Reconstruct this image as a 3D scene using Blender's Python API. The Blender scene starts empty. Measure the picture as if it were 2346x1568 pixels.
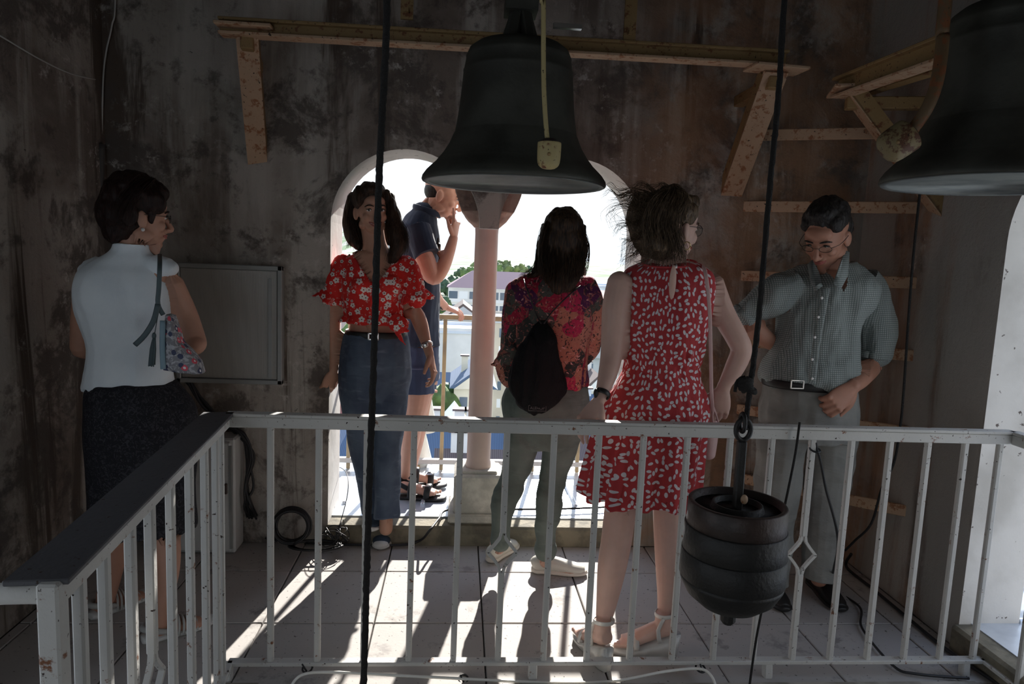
import bpy, bmesh, math, random
import numpy as np
from math import sin, cos, tan, pi, radians, sqrt, atan2
from mathutils import Vector, Matrix
random.seed(7); rng = np.random.RandomState(7)
SC = bpy.context.scene; COL = SC.collection

# ------------------------------------------------------------------ camera, sky, sun, exposure
FPX, CAMH, YAW, PIT, ROL = 1600.0, 1.46, radians(4.5), radians(6.95), radians(2.4)
CP = Vector((0, 0, CAMH))
cf = Vector((sin(YAW)*cos(PIT), cos(YAW)*cos(PIT), -sin(PIT)))
r0 = Vector((cos(YAW), -sin(YAW), 0)); u0 = r0.cross(cf)
cr = r0*cos(ROL) + u0*sin(ROL); cu = u0*cos(ROL) - r0*sin(ROL)
cd = bpy.data.cameras.new('camera'); cam = bpy.data.objects.new('camera', cd); COL.objects.link(cam)
cd.sensor_width = 36; cd.lens = 36*FPX/2346; cd.clip_start = .02; cd.clip_end = 6000
M = Matrix((cr, cu, -cf)).transposed().to_4x4(); M.translation = CP; cam.matrix_world = M
SC.camera = cam
W = bpy.data.worlds.new('sky'); SC.world = W; W.use_nodes = True
nt = W.node_tree; nt.nodes.clear()
wo = nt.nodes.new('ShaderNodeOutputWorld'); bg = nt.nodes.new('ShaderNodeBackground')
tc = nt.nodes.new('ShaderNodeTexCoord'); sp = nt.nodes.new('ShaderNodeSeparateXYZ'); rmp = nt.nodes.new('ShaderNodeValToRGB')
nt.links.new(tc.outputs['Generated'], sp.inputs[0]); nt.links.new(sp.outputs['Z'], rmp.inputs[0])
nt.links.new(rmp.outputs[0], bg.inputs[0]); nt.links.new(bg.outputs[0], wo.inputs[0])
e = rmp.color_ramp.elements
e[0].position = 0.0; e[0].color = (.80, .90, 1, 1)
e[1].position = .07; e[1].color = (.93, .97, 1, 1)
x_ = e.new(.02); x_.color = (.86, .94, 1.0, 1)
x_ = e.new(.30); x_.color = (.82, .90, 1, 1)
x_ = e.new(1.0); x_.color = (.42, .60, 1, 1)
bg.inputs[1].default_value = 1.35
SUN_AZ, SUN_EL = radians(10.8), radians(28)
sd = bpy.data.lights.new('sun', 'SUN'); sd.energy = 13; sd.angle = radians(.53); sd.color = (1, .95, .88)
so = bpy.data.objects.new('sun', sd); COL.objects.link(so)
so.rotation_euler = Vector((-sin(SUN_AZ)*cos(SUN_EL), -cos(SUN_AZ)*cos(SUN_EL), -sin(SUN_EL))).to_track_quat('-Z', 'Y').to_euler()
SC.view_settings.view_transform = 'Standard'; SC.view_settings.look = 'None'
SC.view_settings.exposure = -0.05; SC.view_settings.gamma = 1; SC.view_settings.use_curve_mapping = False
SC.cycles.use_denoising = True
SC.cycles.max_bounces = 8; SC.cycles.diffuse_bounces = 5

# ------------------------------------------------------------------ measured positions: photograph rays met with real planes
def ray(x, y): return cf + cr*((x-1173)/FPX) + cu*((784-y)/FPX)
def J(x, y, Y): d = ray(x, y); return CP + d*(Y/d.y)
def JX(x, y, X): d = ray(x, y); return CP + d*(X/d.x)
def JZ(x, y, Z): d = ray(x, y); return CP + d*((Z-CAMH)/d.z)
def mpp(P): return (P-CP).dot(cf)/FPX

# ------------------------------------------------------------------ object helpers
def link(name, me, mat=None, parent=None, off=None):
    o = bpy.data.objects.new(name, me); COL.objects.link(o)
    if parent:
        o.parent = parent
        if me and off is None:
            r = parent
            while r.parent: r = r.parent
            me.transform(Matrix.Translation(-r.location))
    if mat is not None and me is not None:
        me.materials.clear(); me.materials.append(mat)
    return o
def tag(o, label, cat, group=None, kind=None):
    o['label'] = label
    if cat: o['category'] = cat
    if group: o['group'] = group
    if kind: o['kind'] = kind
    return o
def thing(name, label, cat, loc=(0, 0, 0), group=None):
    o = bpy.data.objects.new(name, None); COL.objects.link(o); o.location = loc; o.empty_display_size = .1
    return tag(o, label, cat, group)
def struct(name, me, mat, parent=None, off=None):
    o = link(name, me, mat, parent, off); o['kind'] = 'structure'; return o
def mesh(V, F, smooth=False, name='m'):
    me = bpy.data.meshes.new(name); me.from_pydata([tuple(v) for v in V], [], F)
    if smooth: me.shade_smooth()
    me.update(); return me
def bmend(bm, smooth=False):
    me = bpy.data.meshes.new('m'); bmesh.ops.recalc_face_normals(bm, faces=bm.faces); bm.to_mesh(me); bm.free()
    if smooth: me.shade_smooth()
    return me
def bbox(bm, c, s, rot=None, bev=0):
    m = Matrix.Translation(Vector(c))
    if rot is not None: m = m @ rot.to_4x4()
    m = m @ Matrix.Diagonal((*s, 1))
    g = bmesh.ops.create_cube(bm, size=1, matrix=m)
    if bev: bmesh.ops.bevel(bm, geom=list({e for v in g['verts'] for e in v.link_edges}), offset=bev, segments=1, affect='EDGES')
def box(c, s, rot=None, bev=0):
    bm = bmesh.new(); bbox(bm, c, s, rot, bev); return bmend(bm)
def bar(bm, a, b, w, d, up=Vector((0, 0, 1)), bev=0):
    a, b = Vector(a), Vector(b); z = (b-a); L = z.length; z.normalize()
    x = z.cross(up)
    if x.length < 1e-3: x = z.cross(Vector((0, 1, 0)))
    x.normalize(); y = z.cross(x)
    bbox(bm, (a+b)/2, (w, d, L), Matrix((x, y, z)).transposed(), bev)
def lathe(prof, c, n=64, smooth=True):
    V, F = [], []
    m = len(prof)
    for (r, z) in prof:
        for k in range(n): V.append((c[0]+r*cos(2*pi*k/n), c[1]+r*sin(2*pi*k/n), c[2]+z))
    for i in range(m-1):
        for k in range(n): F.append((i*n+k, i*n+(k+1) % n, (i+1)*n+(k+1) % n, (i+1)*n+k))
    if prof[0][0] > 1e-4: F.append(tuple(reversed(range(n))))
    if prof[-1][0] > 1e-4: F.append(tuple((m-1)*n+k for k in range(n)))
    return mesh(V, F, smooth)

class Soup:
    def __init__(s): s.V = []; s.F = []; s.n = 0
    def add(s, V, F):
        s.V.append(np.asarray(V, float)); s.F += [tuple(i+s.n for i in f) for f in F]; s.n += len(V)
    def mesh(s, smooth=True): return mesh(np.concatenate(s.V), s.F, smooth)
def catmull(A, sub):
    A = np.asarray(A, float); n = len(A); out = []
    for i in range(n-1):
        p0 = A[max(i-1, 0)]; p1 = A[i]; p2 = A[i+1]; p3 = A[min(i+2, n-1)]
        for k in range(sub):
            t = k/sub
            out.append(.5*((2*p1)+(-p0+p2)*t+(2*p0-5*p1+4*p2-p3)*t*t+(-p0+3*p1-3*p2+p3)*t**3))
    out.append(A[-1]); return np.array(out)
# swept tube in metres: rows (P, r, q) q = depth/lateral ratio, lateral axis seen from the side axis
def tubem(S, rows, n=16, sub=4, side=None, view=None, cap=True, level=False):
    A = np.array([[*r[0], r[1], (r[2] if len(r) > 2 else 1)] for r in rows], float)
    if sub > 1: A = catmull(A, sub)
    P = A[:, :3]; R = np.maximum(A[:, 3], 1e-4); Q = A[:, 4]
    m = len(P); V = np.zeros((m, n, 3)); th = np.linspace(0, 2*pi, n, endpoint=False)
    T0 = None; X0 = None
    for i in range(m):
        T = P[min(i+1, m-1)]-P[max(i-1, 0)]; T = T/(np.linalg.norm(T)+1e-9)
        if level: T = np.array((0, 0, 1.0 if T[2] > 0 else -1.0))
        if view is not None: v = P[i]-np.array(CP); X = np.cross(T, v)
        elif side is not None: X = np.array(side)-T*np.dot(side, T)
        elif X0 is None: X = np.cross(T, (0, 0, 1) if abs(T[2]) < .9 else (0, 1, 0))
        else: X = X0-T*np.dot(X0, T)
        X = X/(np.linalg.norm(X)+1e-9)
        if X0 is not None and np.dot(X, X0) < 0: X = -X
        X0 = X; Yv = np.cross(T, X)
        V[i] = P[i]+R[i]*(np.outer(np.cos(th), X)+Q[i]*np.outer(np.sin(th), Yv))
    Vs = V.reshape(-1, 3); F = []
    for i in range(m-1):
        for k in range(n): F.append((i*n+k, i*n+(k+1) % n, (i+1)*n+(k+1) % n, (i+1)*n+k))
    if cap:
        F.append(tuple(reversed(range(n)))); F.append(tuple((m-1)*n+k for k in range(n)))
    S.add(Vs, F)
def tube(S, rows, q=1.0, n=18, sub=4, caps=True):        # rows (px, py, Y, radius_px[, q])
    R = []
    for r in rows:
        P = J(r[0], r[1], r[2]); R.append((P, r[3]*mpp(P), r[4] if len(r) > 4 else q))
    tubem(S, R, n, sub, view=True, level=max(a_[1] for a_ in R) > .085 and R[0][2] != 1)
    for P, r, q_ in (R[0], R[-1]):
        if caps and .012 < r < .062: ell(S, P, (r*.97, r*q_*.97, min(r, r*q_)*.8))
_ico = None
def ell(S, c, r, rot=None, sub=3):
    global _ico
    if _ico is None:
        bm = bmesh.new(); bmesh.ops.create_icosphere(bm, subdivisions=3, radius=1)
        _ico = (np.array([v.co[:] for v in bm.verts]), [tuple(v.index for v in f.verts) for f in bm.faces]); bm.free()
    V = _ico[0]*np.array(r if hasattr(r, '__len__') else (r, r, r))
    if rot is not None: V = V @ np.array(rot.to_3x3()).T
    S.add(V+np.array(c), _ico[1])
def remesh(S, vox, it=3, fac=.5):
    me = S.mesh(False); o = bpy.data.objects.new('t', me); COL.objects.link(o)
    m = o.modifiers.new('r', 'REMESH'); m.mode = 'VOXEL'; m.voxel_size = vox; m.use_smooth_shade = True
    if it: s = o.modifiers.new('s', 'SMOOTH'); s.factor = fac; s.iterations = it
    dg = bpy.context.evaluated_depsgraph_get(); ev = o.evaluated_get(dg)
    out = bpy.data.meshes.new_from_object(ev); bpy.data.objects.remove(o); bpy.data.meshes.remove(me)
    out.shade_smooth(); return out
def coords(me):
    A = np.zeros(len(me.vertices)*3); me.vertices.foreach_get('co', A); return A.reshape(-1, 3)
def setco(me, A): me.vertices.foreach_set('co', A.ravel()); me.update()
def normals(me):
    A = np.zeros(len(me.vertices)*3); me.vertices.foreach_get('normal', A); return A.reshape(-1, 3)
def noise(P, seed=0):
    P = P+seed*17.31; i = np.floor(P).astype(np.int64); f = P-i; f = f*f*(3-2*f)
    def h(a, b, c):
        n = (a*374761393+b*668265263+c*2147483647+seed*974711) & 0xffffffff
        n = ((n ^ (n >> 13))*1274126177) & 0xffffffff
        return ((n ^ (n >> 16)) & 0xffff)/65535.0
    x, y, z = i.T; fx, fy, fz = f.T; r = 0
    for dx in (0, 1):
        for dy in (0, 1):
            for dz in (0, 1):
                r = r+h(x+dx, y+dy, z+dz)*(fx if dx else 1-fx)*(fy if dy else 1-fy)*(fz if dz else 1-fz)
    return r*2-1
def folds(me, amp, sc, seed=1, mask=None):
    A = coords(me); N = normals(me); d = noise(A*np.array(sc), seed)+.5*noise(A*np.array(sc)*2.1, seed+3)
    d = np.sign(d)*np.abs(d)**.8*amp
    if mask is not None: d = d*mask(A)
    setco(me, A+N*d[:, None])
def tuck(body, cloths, keep=(), d=.03, inset=.006):      # skin under the clothes is pressed in, so that it never shows through them
    from mathutils.bvhtree import BVHTree
    A = coords(body.data); idx = np.arange(len(A))
    ro = body.parent.location; free_ = np.zeros(len(A), bool)
    for p_, r_ in keep: free_ |= ((A-np.array(p_-ro))**2).sum(1) < r_*r_
    for c in cloths:
        me = c.data; T = BVHTree.FromPolygons([v.co[:] for v in me.vertices], [p.vertices[:] for p in me.polygons]); C = coords(me); lo, hi = C.min(0)-d, C.max(0)+d
        for i in np.nonzero(((A > lo) & (A < hi)).all(1) & ~free_)[0]:
            p = Vector(A[i]); co, nn, fi, dist = T.find_nearest(p, d)
            if co is None: continue
            s = (p-co).dot(nn)
            if s > -inset and abs(nn.z) < .92: A[i] = tuple(co-nn*inset)
    setco(body.data, A)
def patco(me, c, R=.17, planar=False):
    A = coords(me);
    if planar:
        N = normals(me); u = np.where(np.abs(N[:, 0]) > .8, A[:, 1], A[:, 0]-c[0]); B = np.stack([u, A[:, 2], 0*u], 1)
        at = me.attributes.new('pat', 'FLOAT_VECTOR', 'POINT'); at.data.foreach_set('vector', B.astype(np.float32).ravel()); return
    A = A; a = np.arctan2(A[:, 0]-c[0], -(A[:, 1]-c[1]))
    B = np.stack([a*R, A[:, 2], 0*a], 1)
    at = me.attributes.new('pat', 'FLOAT_VECTOR', 'POINT'); at.data.foreach_set('vector', B.astype(np.float32).ravel())

# ------------------------------------------------------------------ materials
class NT:
    def __init__(s, name, rough=.6, metal=0, spec=.5):
        s.m = bpy.data.materials.new(name); s.m.use_nodes = True; s.t = s.m.node_tree
        s.b = s.t.nodes['Principled BSDF']; s.b.inputs['Roughness'].default_value = rough; s.b.inputs['Metallic'].default_value = metal
        s.b.inputs['Specular IOR Level'].default_value = spec
    def n(s, t, **k):
        nd = s.t.nodes.new('ShaderNode'+t)
        for a, v in k.items():
            if hasattr(nd, a) and a != 'inputs': setattr(nd, a, v)
        return nd
    def l(s, a, b): s.t.links.new(a, b)
    def co(s, scale=(1, 1, 1), kind='Object', attr=None):
        if attr: o = s.n('Attribute', attribute_name=attr).outputs['Vector']
        elif kind == 'World': o = s.n('NewGeometry').outputs['Position']
        else: o = s.n('TexCoord').outputs[kind]
        mp = s.n('Mapping'); mp.inputs['Scale'].default_value = scale; s.l(o, mp.inputs[0]); return mp.outputs[0]
    def noise(s, co, scale, detail=4, rough=.55, dist=0):
        x = s.n('TexNoise'); x.inputs['Scale'].default_value = scale; x.inputs['Detail'].default_value = detail
        x.inputs['Roughness'].default_value = rough; x.inputs['Distortion'].default_value = dist; s.l(co, x.inputs['Vector']); return x.outputs['Fac']
    def ramp(s, v, a, b, ca=0, cb=1):
        x = s.n('MapRange'); x.inputs[1].default_value = a; x.inputs[2].default_value = b; x.inputs[3].default_value = ca; x.inputs[4].default_value = cb
        x.interpolation_type = 'SMOOTHSTEP'; s.l(v, x.inputs[0]); return x.outputs[0]
    def mix(s, f, a, b, t='MIX'):
        x = s.n('Mix', data_type='RGBA', blend_type=t); x.clamp_factor = True
        for v, k in ((f, 0), (a, 6), (b, 7)):
            if hasattr(v, 'default_value') or hasattr(v, 'is_linked'): s.l(v, x.inputs[k])
            elif isinstance(v, (int, float)): x.inputs[k].default_value = v
            else: x.inputs[k].default_value = (*v, 1)
        return x.outputs[2]
    def math(s, op, a, b=0, c=None):
        x = s.n('Math', operation=op)
        for v, k in ((a, 0), (b, 1), (c, 2)):
            if v is None: continue
            if isinstance(v, (int, float)): x.inputs[k].default_value = v
            else: s.l(v, x.inputs[k])
        return x.outputs[0]
    def base(s, c):
        if isinstance(c, tuple): s.b.inputs['Base Color'].default_value = (*c, 1)
        else: s.l(c, s.b.inputs['Base Color'])
    def bump(s, h, st=.3, d=.01):
        x = s.n('Bump'); x.inputs['Strength'].default_value = st; x.inputs['Distance'].default_value = d; s.l(h, x.inputs['Height']); s.l(x.outputs[0], s.b.inputs['Normal'])
def plain(name, c, rough=.6, metal=0, c2=None, sc=8, bump=0, bsc=60, spec=.5, lo=.4, hi=.62):
    k = NT(name, rough, metal, spec); co = k.co(kind='World')
    if c2: k.base(k.mix(k.ramp(k.noise(co, sc), lo, hi), c, c2))
    else:
        v = k.noise(co, sc*2); k.base(k.mix(v, tuple(x*.88 for x in c), tuple(min(1, x*1.1) for x in c)))
    if bump: k.bump(k.noise(co, bsc, 5), bump, .01)
    return k.m

def plaster():
    k = NT('stained_plaster', .85, 0, .3); w = k.co(kind='World'); st = k.co((1, 1, .16), 'World')
    big = k.noise(w, 1.3, 5, .6, .4); mid = k.noise(w, 3.4, 9, .70, .3); fine = k.noise(w, 17, 8, .75); streak = k.noise(st, 4.5, 6, .6, .35)
    st2 = k.co((1, 1, .09), 'World'); wide = k.noise(st2, 2.3, 6, .62, .5)
    c = k.mix(k.ramp(big, .40, .60), (.40, .36, .32), (.20, .165, .14))
    c = k.mix(k.ramp(wide, .50, .60), c, (.48, .45, .405))
    c = k.mix(k.ramp(k.noise(st2, 4.1, 6, .65, .6), .52, .60), c, (.115, .088, .07))
    c = k.mix(k.math('MULTIPLY', k.ramp(streak, .50, .66), .6), c, (.55, .51, .46))
    c = k.mix(k.math('MULTIPLY', k.ramp(mid, .49, .60), .85), c, (.105, .088, .078))
    c = k.mix(k.math('MULTIPLY', k.ramp(k.noise(w, 7, 7, .7), .55, .68), .6), c, (.07, .06, .055))
    c = k.mix(k.math('MULTIPLY', k.ramp(fine, .53, .66), k.ramp(k.noise(w, 2.2, 3), .48, .62)), c, (.58, .54, .50))
    c = k.mix(k.ramp(fine, .36, .28), c, (.05, .042, .04))
    # ochre where the plaster has fallen beside the opening and in the corner
    sx = k.n('SeparateXYZ'); k.l(w, sx.inputs[0])
    och = k.math('MULTIPLY', k.ramp(sx.outputs['X'], .6, 1.1), k.ramp(sx.outputs['Y'], 2.4, 3.0))
    och = k.math('MULTIPLY', och, k.ramp(k.noise(w, 2.4, 7, .7), .38, .58))
    c = k.mix(k.math('MULTIPLY', och, .75), c, (.40, .235, .14))
    c = k.mix(k.math('MULTIPLY', k.ramp(sx.outputs['X'], 1.9, 1.97), k.ramp(streak, .35, .55)), c, (.40, .375, .34))
    k.base(c)
    h = k.math('ADD', k.math('MULTIPLY', mid, .9), k.math('MULTIPLY', fine, .35)); k.bump(h, .7, .025)
    return k.m
def whitewash():
    k = NT('whitewashed_reveal', .75); w = k.co(kind='World')
    c = k.mix(k.ramp(k.noise(w, 3), .4, .7), (.60, .58, .55), (.44, .42, .39))
    c = k.mix(k.ramp(k.noise(w, 28, 3), .68, .72), c, (.10, .08, .07)); k.base(c); k.bump(k.noise(w, 12), .3, .01); return k.m
def tilem():
    k = NT('concrete_paver', .78); w = k.co(kind='World'); oi = k.n('ObjectInfo').outputs['Random']
    c = k.mix(k.noise(w, 2.5, 6, .6), (.36, .34, .33), (.52, .49, .46))
    c = k.mix(k.ramp(k.noise(w, 5, 6, .7), .56, .68), c, (.25, .235, .225))
    c = k.mix(k.math('MULTIPLY', oi, .35), c, (.32, .30, .28)); c = k.mix(k.ramp(k.noise(w, 60, 2), .66, .72), c, (.12, .11, .10))
    k.base(c); k.bump(k.noise(w, 90, 4), .15, .004); return k.m
def rusty(name, paint, rust=(.20, .075, .03), th=.56, rough=.6):
    k = NT(name, rough, 0, .4); w = k.co(kind='World')
    c = k.mix(k.noise(w, 6), paint, tuple(x*.75 for x in paint))
    c = k.mix(k.ramp(k.noise(w, 26, 6, .7), th, th+.08), c, rust)
    c = k.mix(k.ramp(k.noise(w, 75, 3), .66, .71), c, (.03, .015, .01)); k.base(c); k.bump(k.noise(w, 60, 4), .35, .004); return k.m
def zinc():
    k = NT('zinc_sheet', .28, .55); w = k.co(kind='World')
    c = k.mix(k.ramp(k.noise(w, 3, 6, .6), .4, .65), (.72, .77, .84), (.50, .55, .62)); k.base(c); k.bump(k.noise(w, 5, 3), .25, .02); return k.m
def skinm(name, c):
    k = NT(name, .5, 0, .4); w = k.co(kind='World'); n = k.noise(w, 22, 3)
    k.base(k.mix(n, tuple(x*.86 for x in c), tuple(min(1, x*1.1) for x in c)))
    k.b.inputs['Subsurface Weight'].default_value = .12; k.b.inputs['Subsurface Radius'].default_value = (.02, .008, .004); k.b.inputs['Subsurface Scale'].default_value = .5
    k.bump(k.noise(w, 220, 2), .08, .002); return k.m
def hairm(name, c, c2):
    k = NT(name, .5, 0, .22); w = k.co((1, 1, .12), 'World'); n = k.noise(w, 190, 3, .6)
    k.base(k.mix(k.ramp(n, .35, .7), c, c2)); k.bump(n, .6, .004); return k.m
def cloth(name, c, c2=None, rough=.85, sc=300, st=.25, fold=6):
    k = NT(name, rough, 0, .25); w = k.co(kind='World')
    k.base(k.mix(k.ramp(k.noise(w, fold, 4), .35, .7), c, c2 or tuple(x*.8 for x in c)))
    h = k.math('ADD', k.math('MULTIPLY', k.noise(w, sc, 2), .2), k.noise(k.co((1, 1, .5), 'World'), 18, 3, .5, .6)); k.bump(h, st, .012)
    k.b.inputs['Sheen Weight'].default_value = .2; return k.m
def cellpat(k, attr, scale, rnd=1):
    v = k.n('TexVoronoi', voronoi_dimensions='2D', feature='F1'); co = k.co((1, 1, 1), attr=attr)
    v.inputs['Scale'].default_value = scale; v.inputs['Randomness'].default_value = rnd; k.l(co, v.inputs['Vector'])
    mv = k.n('VectorMath', operation='MULTIPLY'); mv.inputs[1].default_value = (scale,)*3; k.l(co, mv.inputs[0])
    sc2 = k.n('VectorMath', operation='MULTIPLY'); sc2.inputs[1].default_value = (scale,)*3; k.l(v.outputs['Position'], sc2.inputs[0])
    d = k.n('VectorMath', operation='SUBTRACT'); k.l(mv.outputs[0], d.inputs[0]); k.l(sc2.outputs[0], d.inputs[1])
    sep = k.n('SeparateColor'); k.l(v.outputs['Color'], sep.inputs[0])
    return d.outputs[0], sep.outputs[0], sep.outputs[1], v
def dressm():
    k = NT('spotted_dress_fabric', .8, 0, .25)
    d, r1, r2, v = cellpat(k, 'pat', 41, .8)
    rt = k.n('VectorRotate', rotation_type='Z_AXIS'); k.l(d, rt.inputs['Vector']); k.l(k.math('MULTIPLY', r1, 6.28), rt.inputs['Angle'])
    mp = k.n('Mapping'); mp.inputs['Scale'].default_value = (1.0, 1.75, 0); k.l(rt.outputs[0], mp.inputs[0])
    ln = k.n('VectorMath', operation='LENGTH'); k.l(mp.outputs[0], ln.inputs[0])
    sx = k.n('SeparateXYZ'); k.l(rt.outputs[0], sx.inputs[0])
    f = k.math('LESS_THAN', k.math('ADD', ln.outputs['Value'], k.math('MULTIPLY', sx.outputs[0], .25)), .36)
    w = k.co(kind='World'); b = k.mix(k.noise(w, 7), (.36, .035, .045), (.48, .055, .055))
    k.base(k.mix(f, b, (.66, .62, .64))); h = k.noise(k.co((1, 1, .22), 'World'), 38, 3, .5, .3); k.bump(h, .55, .012); return k.m
def blousem():
    k = NT('red_floral_fabric', .8, 0, .25)
    d, r1, r2, v = cellpat(k, 'pat', 28, .95)
    s = k.n('SeparateXYZ'); k.l(d, s.inputs[0]); ang = k.math('ARCTAN2', s.outputs[1], s.outputs[0])
    ln = k.n('VectorMath', operation='LENGTH'); k.l(d, ln.inputs[0]); L = ln.outputs['Value']
    pet = k.math('MULTIPLY_ADD', k.math('ABSOLUTE', k.math('SINE', k.math('ADD', k.math('MULTIPLY', ang, 2.5), k.math('MULTIPLY', r1, 6)))), .13, .24)
    pet = k.math('MULTIPLY', pet, k.math('MULTIPLY_ADD', r2, 1.0, .30))
    f = k.math('LESS_THAN', L, pet); ctr = k.math('LESS_THAN', L, .085)
    w = k.co(kind='World'); b = k.mix(k.noise(w, 7), (.60, .022, .022), (.78, .045, .035))  # red kept brighter in the base, standing in for sunlight through the cloth
    ps = k.co(attr='pat'); leaf = k.ramp(k.noise(ps, 60, 2), .63, .66)
    b = k.mix(k.math('MULTIPLY', leaf, .6), b, (.75, .45, .42))
    c = k.mix(f, b, (.83, .78, .74)); c = k.mix(ctr, c, (.18, .05, .05)); k.base(c)
    k.bump(k.noise(k.co((1, 1, .4), 'World'), 28, 3, .5, .4), .5, .012); return k.m
def printm():
    k = NT('patchwork_print_fabric', .75, 0, .25); p = k.co(attr='pat')
    wv = k.n('VectorMath', operation='ADD'); nn = k.n('TexNoise'); nn.inputs['Scale'].default_value = 9; k.l(p, nn.inputs['Vector'])
    ms = k.n('VectorMath', operation='SCALE'); ms.inputs['Scale'].default_value = .08; k.l(nn.outputs['Color'], ms.inputs[0]); k.l(p, wv.inputs[0]); k.l(ms.outputs[0], wv.inputs[1])
    v = k.n('TexVoronoi', voronoi_dimensions='2D', feature='F1', distance='CHEBYCHEV'); v.inputs['Scale'].default_value = 13; k.l(wv.outputs[0], v.inputs['Vector'])
    sp_ = k.n('SeparateColor'); k.l(v.outputs['Color'], sp_.inputs[0])
    cr_ = k.n('ValToRGB'); cr_.color_ramp.interpolation = 'CONSTANT'; k.l(sp_.outputs[0], cr_.inputs[0]); e = cr_.color_ramp.elements
    cs = [(0, (.34, .015, .045)), (.15, (.42, .16, .11)), (.34, (.035, .035, .032)), (.50, (.40, .02, .07)), (.60, (.07, .012, .06)), (.74, (.44, .19, .14)), (.84, (.07, .07, .06))]
    e[0].position, e[0].color = 0, (*cs[0][1], 1); e[1].position, e[1].color = cs[1][0], (*cs[1][1], 1)
    for a, c in cs[2:]: x = e.new(a); x.color = (*c, 1)
    fl = k.ramp(k.noise(p, 34, 4, .6, 1.4), .54, .60); fl2 = k.ramp(k.noise(p, 40, 3, .6, 2), .57, .61)
    c = k.mix(k.math('MULTIPLY', fl, .7), cr_.outputs[0], (.42, .12, .09)); c = k.mix(fl2, c, (.06, .03, .03))
    c = k.mix(k.ramp(k.noise(p, 26, 3, .5, 2), .64, .67), c, (.62, .30, .28)); k.base(c)
    k.bump(k.noise(k.co((1, 1, .4), 'World'), 22, 3, .5, .6), .5, .012); return k.m
def checkm():
    k = NT('fine_check_shirt_fabric', .8, 0, .25); p = k.co(attr='pat'); s = k.n('SeparateXYZ'); k.l(p, s.inputs[0])
    def ln(o): return k.math('LESS_THAN', k.math('FRACT', k.math('MULTIPLY', o, 125)), .28)
    g = k.math('MAXIMUM', ln(s.outputs[0]), ln(s.outputs[1]))
    k.base(k.mix(g, (.36, .39, .38), (.13, .16, .155))); k.bump(k.noise(k.co((1, .8, .5), 'World'), 14, 3, .5, .8), .6, .02); return k.m
def denimm(name, c, c2, wh=(.35, .40, .48)):
    k = NT(name, .85, 0, .2); w = k.co(kind='World'); c_ = k.mix(k.ramp(k.noise(w, 6, 3), .35, .65), c, c2)
    c_ = k.mix(k.math('MULTIPLY', k.ramp(k.noise(k.co((.5, 1, 3), 'World'), 12, 4, .6), .55, .75), .35), c_, wh)
    k.base(c_); k.bump(k.math('ADD', k.noise(k.co((.6, .6, 1.6), 'World'), 17, 3, .5, .6), k.math('MULTIPLY', k.noise(w, 350, 2), .15)), .5, .012); return k.m
def lacem():
    k = NT('dark_lace_fabric', .85, 0, .2); w = k.co(kind='World')
    k.base(k.mix(k.ramp(k.noise(w, 60, 4, .7, 2), .5, .6), (.018, .018, .022), (.05, .05, .06))); k.bump(k.noise(w, 70, 3, .6, 2), .4, .006); return k.m
def bagm():
    k = NT('embroidered_bag_fabric', .7); w = k.co(kind='Object'); 
    v = k.n('TexVoronoi', feature='F1'); v.inputs['Scale'].default_value = 34; k.l(w, v.inputs['Vector'])
    sp_ = k.n('SeparateColor'); k.l(v.outputs['Color'], sp_.inputs[0])
    ring = k.math('LESS_THAN', v.outputs['Distance'], .40); core = k.math('LESS_THAN', v.outputs['Distance'], .17)
    c = k.mix(k.ramp(k.noise(w, 45, 3, .6, 1.5), .5, .56), (.22, .22, .24), (.45, .45, .48))
    pk = k.mix(k.math('GREATER_THAN', sp_.outputs[0], .5), (.05, .06, .12), (.70, .10, .14))
    c = k.mix(ring, c, pk); c = k.mix(core, c, (.82, .80, .82)); k.base(c); k.bump(k.noise(w, 90), .4, .004); return k.m

M_PL, M_WW, M_TI, M_ZN = plaster(), whitewash(), tilem(), zinc()
M_CEIL = plain('dark_ceiling_plaster', (.12, .10, .09), .9, c2=(.05, .045, .04), sc=3, bump=.4, bsc=12)
M_CONC = plain('weathered_concrete', (.42, .39, .34), .85, c2=(.24, .22, .18), sc=7, bump=.4, bsc=40)
M_SILL = plain('dark_sill_concrete', (.24, .21, .15), .85, c2=(.13, .115, .085), sc=8, bump=.5, bsc=40)  # darker, browner concrete for the sills
M_STONE = plain('column_pedestal_stone', (.60, .57, .50), .8, c2=(.42, .40, .35), sc=9, bump=.5, bsc=70)
M_PINK = plain('painted_column_shaft', (.66, .50, .43), .45, c2=(.56, .42, .37), sc=2.5, bump=.05)
M_CAPD = plain('bare_capital_stone', (.22, .15, .12), .9, c2=(.10, .07, .06), sc=9, bump=.7, bsc=50)
M_CAPP = plain('pinkish_capital_render', (.50, .36, .29), .9, c2=(.32, .22, .18), sc=14, bump=.7, bsc=60)
M_RAIL = rusty('white_painted_steel', (.64, .63, .60), th=.60)
M_CAPR = rusty('dark_grey_handrail_paint', (.10, .10, .11), th=.68)
M_BEAM = rusty('ochre_painted_rusty_steel', (.33, .215, .095), rust=(.16, .065, .028), th=.55)
M_PBEAM = rusty('cream_painted_rusty_steel', (.56, .38, .25), rust=(.30, .13, .06), th=.53)
M_BRNZ = plain('patinated_bronze', (.075, .075, .062), .6, .3, c2=(.045, .044, .036), sc=5, bump=.12, bsc=60)
M_LIP = plain('bell_lip_bronze', (.17, .18, .17), .6, .3, c2=(.11, .12, .12), sc=9, bump=.1)
M_HAM2 = rusty('dark_yellow_hammer_head', (.26, .20, .10), rust=(.10, .04, .02), th=.5)
M_HARM = rusty('dark_brown_rusted_arm', (.16, .10, .05), th=.5)
M_IRON = plain('black_iron', (.024, .022, .021), .5, .2, c2=(.02, .02, .02), sc=9, bump=.25, bsc=80)
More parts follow.
